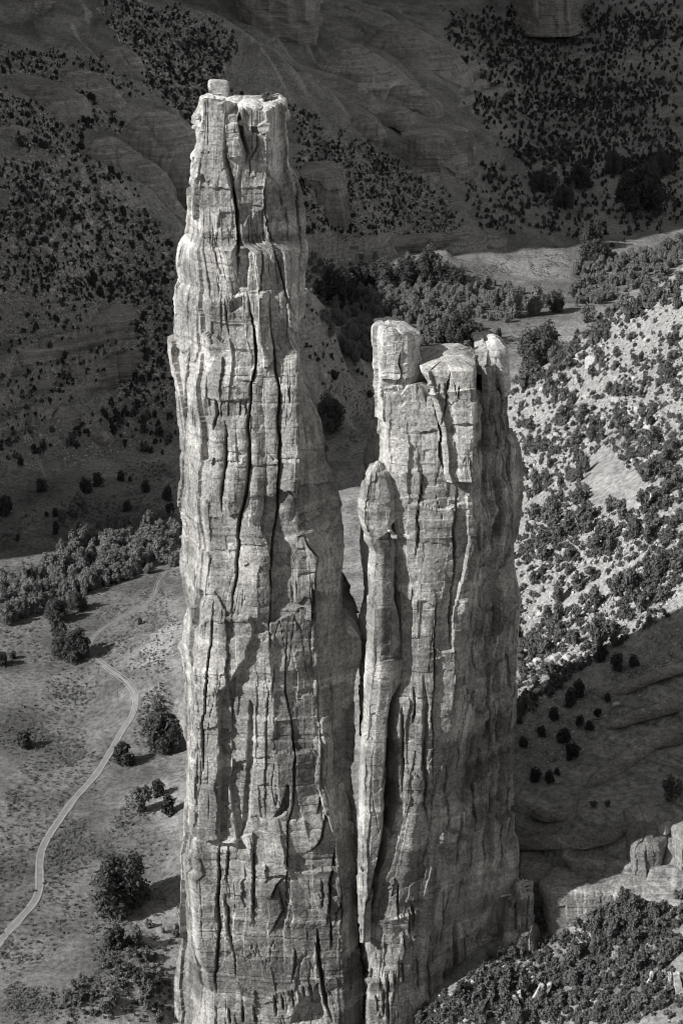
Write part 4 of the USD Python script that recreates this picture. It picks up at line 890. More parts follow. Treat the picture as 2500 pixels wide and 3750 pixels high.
for lab, crest, Y0_, a, b, sd in (
 ('curved ledge lip along the lower rim of the shadowed bowl', [(1885,3068),(2000,3062),(2130,3060),(2220,3042),(2275,3010)], None, 2.6, 2.2, 341),
 ('long slanting ledge lip crossing the slickrock above the alcove', [(2170,2850),(2230,2800),(2300,2755),(2390,2692),(2510,2678)], None, 2.6, 2.2, 342),
 ('short curved ledge lip inside the shadowed bowl', [(1955,2962),(2010,2975),(2060,2972),(2100,2946)], None, 2.0, 1.6, 343),
 ('faint ledge lip high on the shadowed slickrock', [(2230,2525),(2320,2490),(2420,2450),(2510,2425)], None, 2.2, 1.8, 344),
 ('bedded ledge lip under the shadow line at right', [(2260,2630),(2350,2600),(2430,2580),(2510,2560)], None, 2.2, 1.8, 345)):
    gq = ground([q[0] for q in crest], [q[1] for q in crest])
    whaleback(lab, crest, list(gq[:, 1] - 2.6), a, b, sd, ns=120, nt=40, amp=0.22, mat=LEDGE, name='ledge_lip', cat='rock ledge')
# ------------------------------------------------------------------ small rock features on the right
t = thing('rock_stump', 'small weathered sandstone stump with rounded columns against the shorter spire foot', 'rock stump')
sl = [(1868,3262),(1858,3300),(1852,3360),(1850,3470),(1838,3700)]; sr = [(1948,3262),(1957,3290),(1958,3350),(1952,3460),(1990,3700)]
for nm_, l_, r_, v_, y_, sd in (('rock_column', [(1866,3290),(1856,3320),(1850,3400),(1838,3700)], [(1884,3290),(1892,3320),(1890,3400),(1896,3700)], 3280, 447.5, 410), ('rock_column', [(1884,3250),(1880,3300),(1884,3400),(1880,3700)], [(1920,3250),(1926,3290),(1922,3400),(1930,3700)], 3246, 446.5, 411),
        ('rock_column', [(1926,3268),(1918,3300),(1922,3400),(1916,3700)], [(1950,3268),(1959,3300),(1952,3400),(1980,3700)], 3262, 447.5, 412), ('rock_base', [(1846,3395),(1836,3430),(1822,3700)], [(1962,3388),(1972,3430),(2000,3700)], 3392, 447.0, 413)):
    obj(nm_, rock_body(l_, r_, None, None, v_, 3600, y_ + 2, y_, y_, y_ + 2, y_ + 7, None, 60, 90, 1.2, 0.6, seed=sd, rough=0.8, top_n=6, mid=0.9), ROCK, t)
def logs(name, pts, y, rad, label, cat, mat, seed):
    t = thing(name, label, cat)
    r = np.random.default_rng(seed)
    for (a, b) in pts:
        p, q = at_y(*a, y), at_y(*b, y + r.uniform(-0.6, 0.6)); n = 7
        line = p + (q - p) * np.linspace(0, 1, n)[:, None] + r.normal(size=(n, 3)) * 0.06
        m = tube_mesh(line, np.linspace(rad, rad * 0.5, n), 6)
        obj('branch', m, mat, t, smooth=True)
def tube_mesh(p, rad, sides=6):
    p = np.asarray(p, float); tg = np.gradient(p, axis=0); tg /= np.linalg.norm(tg, axis=1, keepdims=True)
    a = np.cross(tg, [0.3, 0.2, 1.0]); a /= np.linalg.norm(a, axis=1, keepdims=True); b = np.cross(tg, a)
    an = np.arange(sides) / sides * 2 * np.pi
    v = p[:, None] + np.asarray(rad)[:, None, None] * (np.cos(an)[None, :, None] * a[:, None] + np.sin(an)[None, :, None] * b[:, None])
    f = grid_faces(len(p), sides, True); tri = np.vstack([f[:, [0, 1, 2]], f[:, [0, 2, 3]]])
    k = len(p) * sides; vv = np.vstack([v.reshape(-1, 3), p[:1], p[-1:]])
    i = np.arange(sides); j = (i + 1) % sides
    tri = np.vstack([tri, np.stack([j, i, i * 0 + k], 1), np.stack([(len(p) - 1) * sides + i, (len(p) - 1) * sides + j, i * 0 + k + 1], 1)])
    return v.reshape(-1, 3).shape and (vv, tri)
WOOD = stone_look('bleached_wood', 0.4, 0.55)
BARK = stone_look('tree_bark', 0.10, 0.18)
logs('dead_branches', [((1896,3252),(1950,3232)), ((1890,3240),(1930,3222)), ((1905,3262),(1945,3250)), ((1898,3228),(1938,3240)), ((1900,3246),(1915,3222)), ((1830,3282),(1870,3278))], 448, 0.28, 'tangle of bleached dead branches on top of the small rock stump', 'branches', WOOD, 3)

# ------------------------------------------------------------------ the dirt track
TRK = [fC(0, 0)] and [(620,2085),(574,2150),(545,2207),(502,2236),(430,2270),(373,2303),(335,2345),(325,2380),(356,2418),(407,2456),(459,2494),(493,2542),(500,2585),(483,2633),(459,2656),(430,2705),(392,2774),(335,2860),(268,2932),(206,3023),(167,3080),(148,3128),(146,3224),(129,3305),(86,3353),(29,3415),(-40,3510)]
tp = ground([a for a, b in TRK], [b for a, b in TRK])[:, :2]
s_ = np.concatenate([[0], np.cumsum(np.linalg.norm(np.diff(tp, axis=0), axis=1))])
from scipy.interpolate import CubicSpline
cs = CubicSpline(s_, tp); g_ = np.arange(0, s_[-1], 0.8); fade_ = 0.35 + 0.65 * sm(g_, 120, 190)
tc = gaussian_filter1d(cs(g_), 5, axis=0, mode='nearest')
tn = np.gradient(tc, axis=0); tn /= np.linalg.norm(tn, axis=1, keepdims=True); tn = np.stack([-tn[:, 1], tn[:, 0]], 1)
def strip(off, w, lift, seed, n=4):
    ww = w * fade_ * (0.45 + 1.1 * meshkit.fbm(np.stack([g_ / 5, 0 * g_, 0 * g_ + off], 1), 4, seed))
    k = np.linspace(-0.5, 0.5, n)
    p = tc[:, None] + tn[:, None] * (off + k[None, :] * ww[:, None])[..., None]
    z = height(p[..., 0], p[..., 1]) + lift
    v = np.concatenate([p, z[..., None]], -1)
    f = grid_faces(len(g_), n); return (v.reshape(-1, 3), f[:, ::-1] if False else f)
def dirt_look(name, a, b):
    return look(name, {'g': ('geometry', {}), 'n': ('noise_texture', {'scale': 0.5, 'detail': 5.0, 'roughness': 0.7}), 'r': ('rgb_ramp', {'ramp': [(0.3, grey(a)), (0.7, grey(b))]}),
        'p': ('principled_bsdf', {'roughness': 0.95, 'specular_ior_level': 0.05})}, [('g.position', 'n.vector'), ('n.fac', 'r.fac'), ('r.color', 'p.base_color')])
trk = UsdGeom.Xform.Define(stage, '/World/dirt_track'); tag(trk, kind='structure')
obj('verge', strip(0, 2.7, 0.10, 1, 8), dirt_look('dusty_verge', 0.15, 0.23), '/World/dirt_track', smooth=True)
for o_ in (-0.95, 0.95):
    obj('rut', strip(o_, 0.46, 0.16, 5), dirt_look('bare_dust', 0.22, 0.31), '/World/dirt_track', smooth=True)

# ------------------------------------------------------------------ plants
JUN = leaf_look('juniper_foliage', 0.035, 0.075, 0.1)
PIN = leaf_look('pinyon_foliage', 0.09, 0.18, 0.25)
COT = leaf_look('cottonwood_foliage', 0.05, 0.11, 0.3)
THK = leaf_look('thicket_foliage', 0.12, 0.24, 0.3)
SAGE = leaf_look('sage_foliage', 0.11, 0.20, 0.2)

def crown(w, h, lobes, n, leaf, seed, cone=0.0, base=0.1, core=0.78, spiky=0.0, airy=0.0, rag=0.0):
    r = np.random.default_rng(seed)
    V, F, o = [], [], 0
    cen, rad = [], []
    for k in range(lobes):
        a = r.uniform(0, 2 * np.pi); zz = r.uniform(0.12, 0.9)
        prof = (1 - cone * zz) * math.sqrt(max(0.05, 1 - (abs(zz - 0.42) / 0.62) ** 2))
        q = math.sqrt(r.uniform(0.05, 1)) * prof * (0.62 + 0.22 * rag * r.uniform(-0.6, 1.2)) * (1 + 0.3 * rag * math.sin(2 * a + seed))
        rr = r.uniform(0.2 - 0.08 * rag, 0.36 - 0.06 * rag) * (1 - 0.35 * cone * zz)
        cen.append((q * math.cos(a), q * math.sin(a), zz)); rad.append(rr)
    cen = np.array(cen); rad = np.array(rad)
    ico = trimesh.creation.icosphere(1)
    for c_, r_ in zip(cen, rad):
        v = ico.vertices * r_ * core; v = v * (1 + 0.35 * (meshkit.noise(ico.vertices * 2 + seed + c_[0] * 9, seed)[:, None] - 0.5))
        v = v * np.array([1, 1, 0.9]) + c_; V.append(v * np.array([w / 2, w / 2, h])); F.append(ico.faces + o); o += len(v)
    k = r.integers(0, lobes, n); d = r.normal(size=(n, 3)); d[:, 2] += 0.25; d /= np.linalg.norm(d, axis=1, keepdims=True)
    p = cen[k] + d * (rad[k] * r.uniform(0.8, 1.12 + airy, n))[:, None]
    p = p * np.array([w / 2, w / 2, h])
    nrm = d + r.normal(size=(n, 3)) * 0.7; nrm /= np.linalg.norm(nrm, axis=1, keepdims=True)
    t1 = np.cross(nrm, r.normal(size=(n, 3))); t1 /= np.linalg.norm(t1, axis=1, keepdims=True); t2 = np.cross(nrm, t1)
    s = leaf * r.uniform(0.5, 1.3, n)[:, None]
    e = 1.0 + spiky * 1.5
    q = np.stack([p - t1 * s * 0.5, p + t2 * s * 0.35 + nrm * s * 0.1, p + t1 * s * 0.55 * e, p - t2 * s * 0.35 + nrm * s * 0.1], 1)
    V.append(q.reshape(-1, 3)); i = o + 4 * np.arange(n)
    F.append(np.stack([i, i + 1, i + 2], 1)); F.append(np.stack([i, i + 2, i + 3], 1))
    V = np.vstack(V); V[:, 2] += base * h - 0.05 * h
    V[:, 2] = np.maximum(V[:, 2], 0.02 * h)
    return V, np.vstack(F)
def trunk(h, r0, seed, lean=0.1, forks=2):
    r = np.random.default_rng(seed); V, F, o = [], [], 0
    for k in range(forks):
        top = np.array([r.normal() * lean * h, r.normal() * lean * h, h * r.uniform(0.75, 1)])
        n = 6; s = np.linspace(0, 1, n)[:, None]
        line = s * top + np.sin(s * 3 + r.uniform(0, 6)) * 0.05 * h * np.array([1, 0.6, 0]) * s; line[0, 2] = -0.3
        v, f = tube_mesh(line, r0 * np.linspace(1, 0.35, n), 5)
        V.append(v); F.append(f + o); o += len(v)
    return np.vstack(V), np.vstack(F)
PROTO = {}
def proto(kind, k, parts):
    path = f'/World/{kind}_class_{k:03d}'
    stage.CreateClassPrim(path)
    for nm, mesh, mat in parts:
        usdkit.mesh(stage, f'{path}/{nm}', mesh, mat)
    PROTO.setdefault(kind, []).append(path)
for k in range(5):
    proto('juniper', k, [('crown', crown(4.0, 3.1 + 0.35 * (k % 3), 14, 560, 0.52, 10 + k, 0.25, 0.0, 0.66, 0.4, 0.2), JUN), ('trunk', trunk(2.4, 0.16, k), BARK)])
for k in range(5):
    proto('pinyon', k, [('crown', crown(4.0, 3.3 + 0.5 * (k % 3), 12, 520, 0.55, 30 + k, 0.25, 0.1, 0.6, 0.4, 0.25, 0.9), PIN), ('trunk', trunk(2.4, 0.14, 40 + k, 0.2, 3), BARK)])
for k in range(5):
    proto('thicket_tree', k, [('crown', crown(7.0, 6.5, 18, 1200, 0.7, 50 + k, 0.1, 0.05, 0.62, 0.5, 0.25, 0.9), THK), ('trunk', trunk(4.5, 0.22, 60 + k, 0.15, 3), BARK)])
for k in range(3):
    proto('cottonwood', k, [('crown', crown(14.0, 10.5, 30, 3800, 0.75, 70 + k, 0.1, 0.08, 0.62, 0.5, 0.28, 1.0), COT), ('trunk', trunk(7.0, 0.55, 80 + k, 0.2, 4), BARK)])
for k in range(3):
    proto('light_cottonwood', k, [('crown', crown(9.0, 10.0, 26, 2200, 0.8, 75 + k, 0.2, 0.12, 0.7, 0.2, 0.1), THK), ('trunk', trunk(7.0, 0.45, 85 + k, 0.15, 3), BARK)])
for k in range(4):
    proto('sage', k, [('crown', crown(1.3, 0.75, 6, 70, 0.34, 90 + k, 0.0, 0.0, 0.7, 0.3, 0.1), SAGE)])

def place(name, kind, loc, s, rz, label, cat, group=None, var=None, sz=1.0, tilt=None):
    lst = PROTO[kind]; src = lst[(int(var) if var is not None else int(abs(loc[0] * 7 + loc[1] * 13))) % len(lst)]
    path = numbered('/World', name)
    x = UsdGeom.Xform.Define(stage, path)
    c, d = math.cos(rz) * s, math.sin(rz) * s
    x.AddTransformOp().Set(Gf.Matrix4d(c, d, 0, 0, -d, c, 0, 0, 0, 0, s * sz, 0, float(loc[0]), float(loc[1]), float(loc[2]), 1))
    p = x.GetPrim(); p.GetReferences().AddInternalReference(src); p.SetInstanceable(True)
    tag(p, label, cat, group)
def instancer(name, protos, pts, scales, rots, label, cat, kind='stuff', squash=None):
    """many small alike things that nobody counts"""
    path = numbered('/World', name)
    pi = UsdGeom.PointInstancer.Define(stage, path)
    rel = pi.CreatePrototypesRel()
    for i, (mesh, mat) in enumerate(protos):
        usdkit.mesh(stage, f'{path}/shape_{i:03d}', mesh, mat); rel.AddTarget(f'{path}/shape_{i:03d}')
    n = len(pts)
    pi.CreateProtoIndicesAttr(Vt.IntArray.FromNumpy((np.arange(n) % len(protos)).astype(np.int32)))
    pi.CreatePositionsAttr(Vt.Vec3fArray.FromNumpy(np.asarray(pts, np.float32)))
    sc = np.stack([scales, scales, scales if squash is None else scales * squash], 1)
    pi.CreateScalesAttr(Vt.Vec3fArray.FromNumpy(sc.astype(np.float32)))
    pi.CreateOrientationsAttr(Vt.QuathArray([Gf.Quath(float(math.cos(a / 2)), 0.0, 0.0, float(math.sin(a / 2))) for a in rots]))
    tag(pi, label, cat, None, kind)
    return path

ST = np.array(left_t[::-1] if False else [(q[0], q[1]) for q in left_t]); 
TALL_PG = shapely.Polygon([(x + 6, y) for x, y in polyline(left_t)] + [(x - 6, y) for x, y in polyline(right_t)[::-1]]).buffer(0)
SHORT_PG = shapely.Polygon([(x + 6, y) for x, y in polyline(left_s)] + [(x - 6, y) for x, y in polyline(right_s)[::-1]]).buffer(0)
HIDE = shapely.union_all([TALL_PG, SHORT_PG]).buffer(-8).difference(shapely.Polygon([(1850, 3370), (1590, 3600), (1400, 3640), (1400, 4200), (2000, 4200)]))
NOPLANT = shapely.union_all([shapely.LineString([(a, b) for a, b in TRK]).buffer(13), shapely.Polygon([(2140,1690),(2220,1640),(2290,1710),(2390,1790),(2310,1890),(2230,1860),(2160,1850)]), shapely.LineString([(1890,2330),(2100,2190),(2330,2060)]).buffer(14),
    shapely.LineString([(472,408),(555,405),(638,450),(700,540)]).buffer(45), shapely.LineString([(360,520),(447,560),(510,610),(600,740)]).buffer(55),
    shapely.LineString([(250,270),(338,310),(400,370)]).buffer(34), shapely.LineString([(70,310),(230,350)]).buffer(48),
    shapely.LineString([(900,270),(1130,300),(1250,380)]).buffer(80), shapely.LineString([(1230,200),(1400,270),(1460,370)]).buffer(60), shapely.LineString([(1420,150),(1630,220)]).buffer(60),
    shapely.box(870, -10, 1180, 230)])
def scatter(poly, n, seed, cluster=0.0, csize=60, block=NOPLANT, patchy=0.0, edge=1.0):
    r = np.random.default_rng(seed); pg = shapely.Polygon(poly); x0, y0, x1, y1 = pg.bounds; x0 -= 50 * edge; x1 += 50 * edge; y0 -= 30 * edge; y1 += 30 * edge
    out = []; k = 0
    seeds = np.stack([r.uniform(x0, x1, 60), r.uniform(y0, y1, 60)], 1)
    while len(out) < n and k < 60:
        m = n * 3; p = np.stack([r.uniform(x0, x1, m), r.uniform(y0, y1, m)], 1)
        cl = r.uniform(size=m) < cluster
        p[cl] = seeds[r.integers(0, 60, cl.sum())] + r.normal(size=(cl.sum(), 2)) * np.array([csize, csize * (0.6 if cluster < 0.6 else 0.22)])
        jq = np.stack([p[:, 0] / 90, p[:, 1] / 60, 0 * p[:, 0] + 3], 1); jx = (meshkit.fbm(jq, 3, 8) - 0.5) * 160 + r.normal(size=m) * 14; jy = (meshkit.fbm(jq, 3, 9) - 0.5) * 110 + r.normal(size=m) * 10
        ok = shapely.contains_xy(pg, p[:, 0] + jx * edge, p[:, 1] + jy * edge) & ~shapely.contains_xy(HIDE, p[:, 0], p[:, 1])
        if patchy:
            q = np.stack([(p[:, 0] + p[:, 1] * 1.2) / 150.0, (p[:, 1] - 0.55 * p[:, 0] * -1) / 70.0, 0 * p[:, 0] + seed], 1)
            ok &= meshkit.fbm(q, 3, seed) > 0.5 + patchy * (r.uniform(size=m) - 0.5)
        if block is not None: ok &= ~shapely.contains_xy(block, p[:, 0], p[:, 1])
        out += list(p[ok]); k += 1
    p = np.array(out[:n]); g = ground(p[:, 0], p[:, 1]); ok = ~np.isnan(g[:, 0])
    return g[ok]

# single trees that stand out: (kind, base x, base y, width in picture units, label)
ONE = [
 ('cottonwood', 445, 3325, 268, 'huge round cottonwood beside the dirt track at lower left', 'tree'),
 ('cottonwood', 600, 2742, 175, 'dark spreading tree half hidden by the left edge of the tallest spire', 'tree'),
 ('cottonwood', 262, 2415, 160, 'dense dark tree clump at the bend where the track reappears', 'tree'),
 ('juniper', 205, 2330, 62, 'narrow juniper just above the dense clump at the track bend', 'juniper'),
 ('cottonwood', 285, 2235, 84, 'dark round tree at the meadow edge below the left thicket', 'tree'),
 ('cottonwood', 200, 2275, 100, 'ragged dark tree at the lower end of the left thicket', 'tree'),
 ('juniper', 12, 2435, 60, 'dark tree cut by the left edge of the picture level with the track bend', 'juniper'),
 ('juniper', 48, 2412, 34, 'small juniper beside the tree cut by the left edge', 'juniper'),
 ('juniper', 450, 2802, 100, 'round juniper touching the right side of the track', 'juniper'),
 ('juniper', 86, 2738, 75, 'lone juniper in the meadow left of the track', 'juniper'),
 ('juniper', 578, 2915, 62, 'upright juniper nearest the tallest spire on the lit slope', 'juniper'),
 ('juniper', 617, 2985, 76, 'smooth round juniper close under the left edge of the tallest spire', 'juniper'),
 ('pinyon', 520, 2975, 95, 'open grey shrub left of the smooth round juniper', 'shrub'),
 ('juniper', 425, 3470, 100, 'twiggy juniper just below the huge cottonwood', 'juniper'),
 ('pinyon', 502, 3468, 66, 'pale shrub beside the twiggy juniper below the huge cottonwood', 'shrub'),
 ('juniper', 514, 2286, 26, 'tiny lone juniper in the open meadow above the track', 'juniper'),
 ('juniper', 24, 1885, 85, 'broad dark juniper at the left edge below the ledges', 'juniper'),
 ('juniper', 153, 1800, 58, 'rounded juniper on the slope foot right of the broad one at the left edge', 'juniper'),
 ('thicket_tree', 282, 1895, 92, 'grey leafy bush among dark junipers on the upper meadow', 'shrub'),
 ('juniper', 315, 1802, 58, 'lower of two touching junipers on the upper meadow', 'juniper'),
 ('juniper', 358, 1782, 52, 'taller of two touching junipers on the upper meadow', 'juniper'),
 ('juniper', 444, 1760, 44, 'round juniper with a small companion on the upper meadow', 'juniper'),
 ('juniper', 477, 1762, 20, 'small companion juniper right of the round one', 'juniper'),
 ('juniper', 533, 1803, 44, 'plump juniper halfway between two others near the tallest spire', 'juniper'),
 ('juniper', 466, 1873, 42, 'neat egg shaped juniper in the pale upper meadow', 'juniper'),
 ('juniper', 612, 1832, 52, 'dark juniper pair against the left edge of the tallest spire', 'juniper'),
 ('juniper', 624, 1880, 46, 'grey green juniper below the dark pair at the spire edge', 'juniper'),
 ('juniper', 292, 1966, 50, 'pointed juniper standing just above the left thicket', 'juniper'),
 ('juniper', 207, 1955, 40, 'small dark juniper left of the pointed one above the thicket', 'juniper'),
 ('pinyon', 228, 1930, 52, 'wispy bush behind the small dark juniper above the thicket', 'shrub'),
 ('juniper', 66, 1980, 22, 'slender little juniper alone at far left above the thicket', 'juniper'),
 ('juniper', 400, 1918, 28, 'small conical juniper poking above the thicket', 'juniper'),
 ('juniper', 170, 1890, 22, 'left of two small junipers near the grey leafy bush', 'juniper'),
 ('juniper', 205, 1890, 36, 'right of two small junipers near the grey leafy bush', 'juniper'),
 ('cottonwood', 1198, 1580, 140, 'tall dark tree in the meadow gap right of the tallest spire', 'tree'),
 ('juniper', 1221, 1390, 40, 'juniper standing beside the pale block in the gap', 'juniper'),
 ('juniper', 1352, 1452, 30, 'small juniper in the open meadow left of the knob', 'juniper'),
 ('cottonwood', 1975, 1335, 195, 'broad dark cottonwood behind the right end of the shorter spire', 'tree'),
 ('pinyon', 2152, 1180, 66, 'low dark bush alone in the right meadow', 'shrub'),
 ('juniper', 1826, 1238, 30, 'little conical juniper at the meadow edge below the light cottonwoods', 'juniper'),
 ('light_cottonwood', 1962, 1150, 84, 'bright leaved cottonwood with a visible trunk at the meadow edge', 'tree'),
 ('cottonwood', 2035, 1140, 88, 'dark topped tree right of the bright leaved cottonwood', 'tree'),
 ('light_cottonwood', 1880, 1160, 84, 'leafy tree left of the bright leaved cottonwood', 'tree'),
 ('cottonwood', 2345, 770, 215, 'largest dark tree clump of the far right meadow', 'tree'),
 ('cottonwood', 2165, 905, 120, 'rounded dark tree below the largest clump of the far right meadow', 'tree'),
 ('cottonwood', 2170, 955, 110, 'spreading dark tree with a pale stem at the valley thicket edge', 'tree'),
 ('juniper', 2285, 640, 56, 'tall juniper above the largest clump at far right', 'juniper'),
 ('cottonwood', 2240, 640, 80, 'dark bushy tree beside the tall juniper at far right', 'tree'),
 ('cottonwood', 1655, 1045, 100, 'right end tree of the dark grove behind the knob', 'tree'),
 ('cottonwood', 1575, 1035, 120, 'tallest tree of the dark grove behind the knob', 'tree'),
 ('cottonwood', 1490, 1040, 110, 'middle tree of the dark grove behind the knob', 'tree'),
 ('cottonwood', 1400, 1045, 110, 'left middle tree of the dark grove behind the knob', 'tree'),
 ('cottonwood', 1315, 1050, 110, 'left end tree of the dark grove behind the knob', 'tree'),
 ('cottonwood', 1235, 1118, 150, 'dark tree on the slope foot right of the tallest spire', 'tree'),
 ('cottonwood', 1680, 1265, 170, 'big grey cottonwood behind the summit of the shorter spire', 'tree'),
 ('cottonwood', 2120, 685, 100, 'dark grove tree at the foot of the dotted far slope', 'tree'),
 ('cottonwood', 1990, 700, 110, 'dark tree left of the dotted far slope foot', 'tree'),
 ('cottonwood', 2060, 760, 90, 'grey bush tree in the meadow corner below the far slope', 'tree'),
 ('cottonwood', 2420, 640, 110, 'dark tree cluster at the right edge above the far meadow', 'tree'),
 ('juniper', 2118, 2550, 62, 'tallest dark juniper in the shade at the lit slope edge', 'juniper'),
 ('juniper', 2090, 2590, 60, 'dark juniper left below the tallest one in the spire shadow', 'juniper'),
 ('juniper', 1980, 2700, 46, 'dark bush near the right edge of the shorter spire', 'juniper'),
 ('juniper', 2025, 2635, 52, 'broad dark bush in the spire shadow above the slickrock', 'juniper'),
 ('juniper', 2122, 2655, 40, 'left of two dark junipers at the slickrock edge', 'juniper'),
 ('juniper', 2158, 2675, 44, 'right of two dark junipers at the slickrock edge', 'juniper'),
 ('juniper', 2062, 2715, 62, 'wide low juniper on the shadowed gravel', 'juniper'),
 ('juniper', 2092, 2778, 74, 'ragged juniper at the lower edge of the shadowed gravel', 'juniper'),
 ('juniper', 1915, 2735, 46, 'dark bush tight against the right edge of the shorter spire', 'juniper'),
 ('juniper', 2186, 2622, 36, 'single bush on the bare shadowed slope', 'juniper'),
 ('juniper', 2222, 2570, 30, 'small bush right of the tallest shadowed juniper', 'juniper'),
 ('juniper', 2255, 2460, 72, 'large dark bush at the shadow line', 'juniper'),
 ('juniper', 2205, 2420, 60, 'dark bush left of the large one at the shadow line', 'juniper'),
 ('juniper', 2320, 2440, 52, 'double bush right of the large one at the shadow line', 'juniper'),
 ('juniper', 2280, 2655, 28, 'lone bush low on the slickrock', 'juniper'),
 ('juniper', 1960, 2858, 60, 'long dark juniper above the slickrock bowl', 'juniper'),
 ('juniper', 2012, 2862, 46, 'round dark juniper right of the long one above the slickrock bowl', 'juniper'),
 ('juniper', 2038, 2838, 30, 'small square looking bush above the slickrock bowl', 'juniper'),
 ('pinyon', 2172, 2958, 32, 'small bush in the crack of the slickrock', 'shrub'),
 ('pinyon', 2222, 2955, 30, 'thin bush right of the slickrock crack', 'shrub'),
 ('pinyon', 2460, 2930, 90, 'pale bush in the dark alcove at the right edge', 'shrub'),
 ('juniper', 1690, 3640, 60, 'dark juniper at the foot of the shorter spire shadow face', 'juniper'),
]
PX2M = lambda P: ((P[1] * cp - (P[2] - 300) * sp)) / FPX
BASEW = {'cottonwood': 14.0, 'juniper': 4.0, 'pinyon': 4.0, 'thicket_tree': 7.0, 'light_cottonwood': 9.0}
NAME = {'cottonwood': 'cottonwood_tree', 'juniper': 'juniper_tree', 'pinyon': 'shrub', 'thicket_tree': 'shrub', 'light_cottonwood': 'cottonwood_tree'}
gp = ground([o[1] for o in ONE], [o[2] for o in ONE])
r5 = np.random.default_rng(5)
for (kind, u, v, w, lab, cat), P in zip(ONE, gp):
    if np.isnan(P[0]): continue
    s = w * PX2M(P) / BASEW[kind] * 1.05
    sz = 1.25 if 'tall' in lab or 'upright' in lab or 'pointed' in lab or 'narrow' in lab or 'conical' in lab or 'slender' in lab else 1.0
    place(NAME[kind], kind, P - np.array([0, 0, 0.1]), s, r5.uniform(0, 6.28), lab, cat, sz=sz)

# plants in their groups: (area, how many, kind, size range in metres, label, group, cluster)
AREAS = [
 ([(0,585),(160,590),(383,690),(530,790),(640,890),(640,1480),(480,1460),(430,1380),(560,1260),(400,1100),(0,1110)], 170, 'juniper', (1.8, 4.6), 'dark juniper dotted over the shaded rubble slope left of the tallest spire', 'junipers on the near left rubble slope'),
 ([(0,170),(300,210),(520,320),(720,600),(640,760),(383,655),(160,560),(0,480)], 110, 'juniper', (2.2, 5.0), 'dark juniper in the gullies between the slickrock domes at upper left', 'junipers between the left slickrock domes'),
 ([(380,0),(810,50),(1000,320),(720,620),(640,420),(520,260),(420,130)], 190, 'juniper', (2.0, 4.6), 'dark juniper on the steep talus above the tallest summit', 'junipers on the talus above the summit'),
 ([(1000,330),(1100,400),(1300,490),(1500,630),(1700,810),(1500,870),(1250,840),(1060,850),(1090,560)], 170, 'juniper', (1.6, 4.0), 'dark bush among pale rubble right of the tallest summit', 'bushes on the rubble right of the summit'),
 ([(1620,20),(2500,0),(2500,330),(1900,340),(1650,210)], 330, 'juniper', (2.8, 6.0), 'dark juniper in the dim woodland at the upper right', 'junipers of the upper right woodland'),
 ([(1700,360),(2500,300),(2500,650),(1900,590)], 280, 'juniper', (2.6, 6.0), 'dark juniper in the belt of scrub across the far right', 'junipers of the far right belt'),
 ([(1720,600),(2500,660),(2500,800),(2150,900),(1800,840),(1740,760)], 110, 'juniper', (2.4, 5.6), 'rounded dark bush dotted on the pale far slope at right', 'bushes dotted on the far right slope'),
 ([(1110,1090),(1260,1260),(1330,1380),(1180,1420),(1110,1300)], 34, 'juniper', (1.4, 3.0), 'small bush on the talus toe between the two spires', 'bushes on the talus toe'),
 ([(0,2130),(150,2085),(300,1985),(420,1935),(650,1885),(650,2075),(520,2105),(350,2160),(250,2215),(150,2250),(0,2290)], 200, 'thicket_tree', (5.0, 8.5), 'grey leaved tree of the thicket crossing the meadow left of the tallest spire', 'trees of the left thicket'),
 ([(1250,1080),(1560,1050),(1860,1050),(1990,1100),(1860,1180),(1700,1230),(1520,1290),(1300,1340),(1180,1200)], 210, 'thicket_tree', (5.0, 8.5), 'grey leaved tree of the valley thicket behind the shorter spire', 'trees of the valley thicket'),
 ([(2080,990),(2330,930),(2500,870),(2500,960),(2330,1060),(2110,1130)], 130, 'thicket_tree', (4.5, 8.0), 'leafy tree of the valley thicket at the foot of the right slope', 'trees of the right end of the thicket'),
 ([(1870,1420),(2100,1270),(2320,1090),(2500,990),(2500,2230),(2330,2330),(2120,2470),(1890,2640),(1880,1900)], 360, 'pinyon', (2.2, 7.0), 'grey shrub among pale rubble on the sunlit right slope', 'shrubs of the sunlit right slope'),
 ([(1620,3700),(1850,3500),(1980,3350),(2300,3300),(2500,3280),(2500,3750),(1500,3760)], 125, 'pinyon', (2.2, 5.0), 'dusky pinyon in the brush at the lower right corner', 'pinyons in the lower right brush'),
 ([(160,3740),(300,3600),(500,3470),(600,3400),(640,3420),(630,3750)], 46, 'pinyon', (2.2, 5.0), 'dusky shrub on the bank at the lower left foot of the tallest spire', 'shrubs on the lower left bank'),
 ([(0,1110),(400,1100),(560,1260),(430,1380),(0,1640)], 45, 'juniper', (1.6, 4.2), 'dark juniper on the layered ledges of the left slope', 'junipers on the left ledges'),
 ([(420,1480),(640,1500),(640,1640),(500,1660),(380,1580),(0,1700),(0,1620),(300,1560)], 40, 'juniper', (3.0, 6.5), 'dark juniper massed under the left ledges', 'junipers under the left ledges'),
 ([(1880,1350),(2100,1240),(2330,1060),(2500,945),(2500,1060),(2330,1160),(2100,1340),(1890,1450)], 150, 'pinyon', (3.5, 7.5), 'grey shrub along the crest of the right slope', 'shrubs on the right slope crest'),
]
stuff_pts = {}
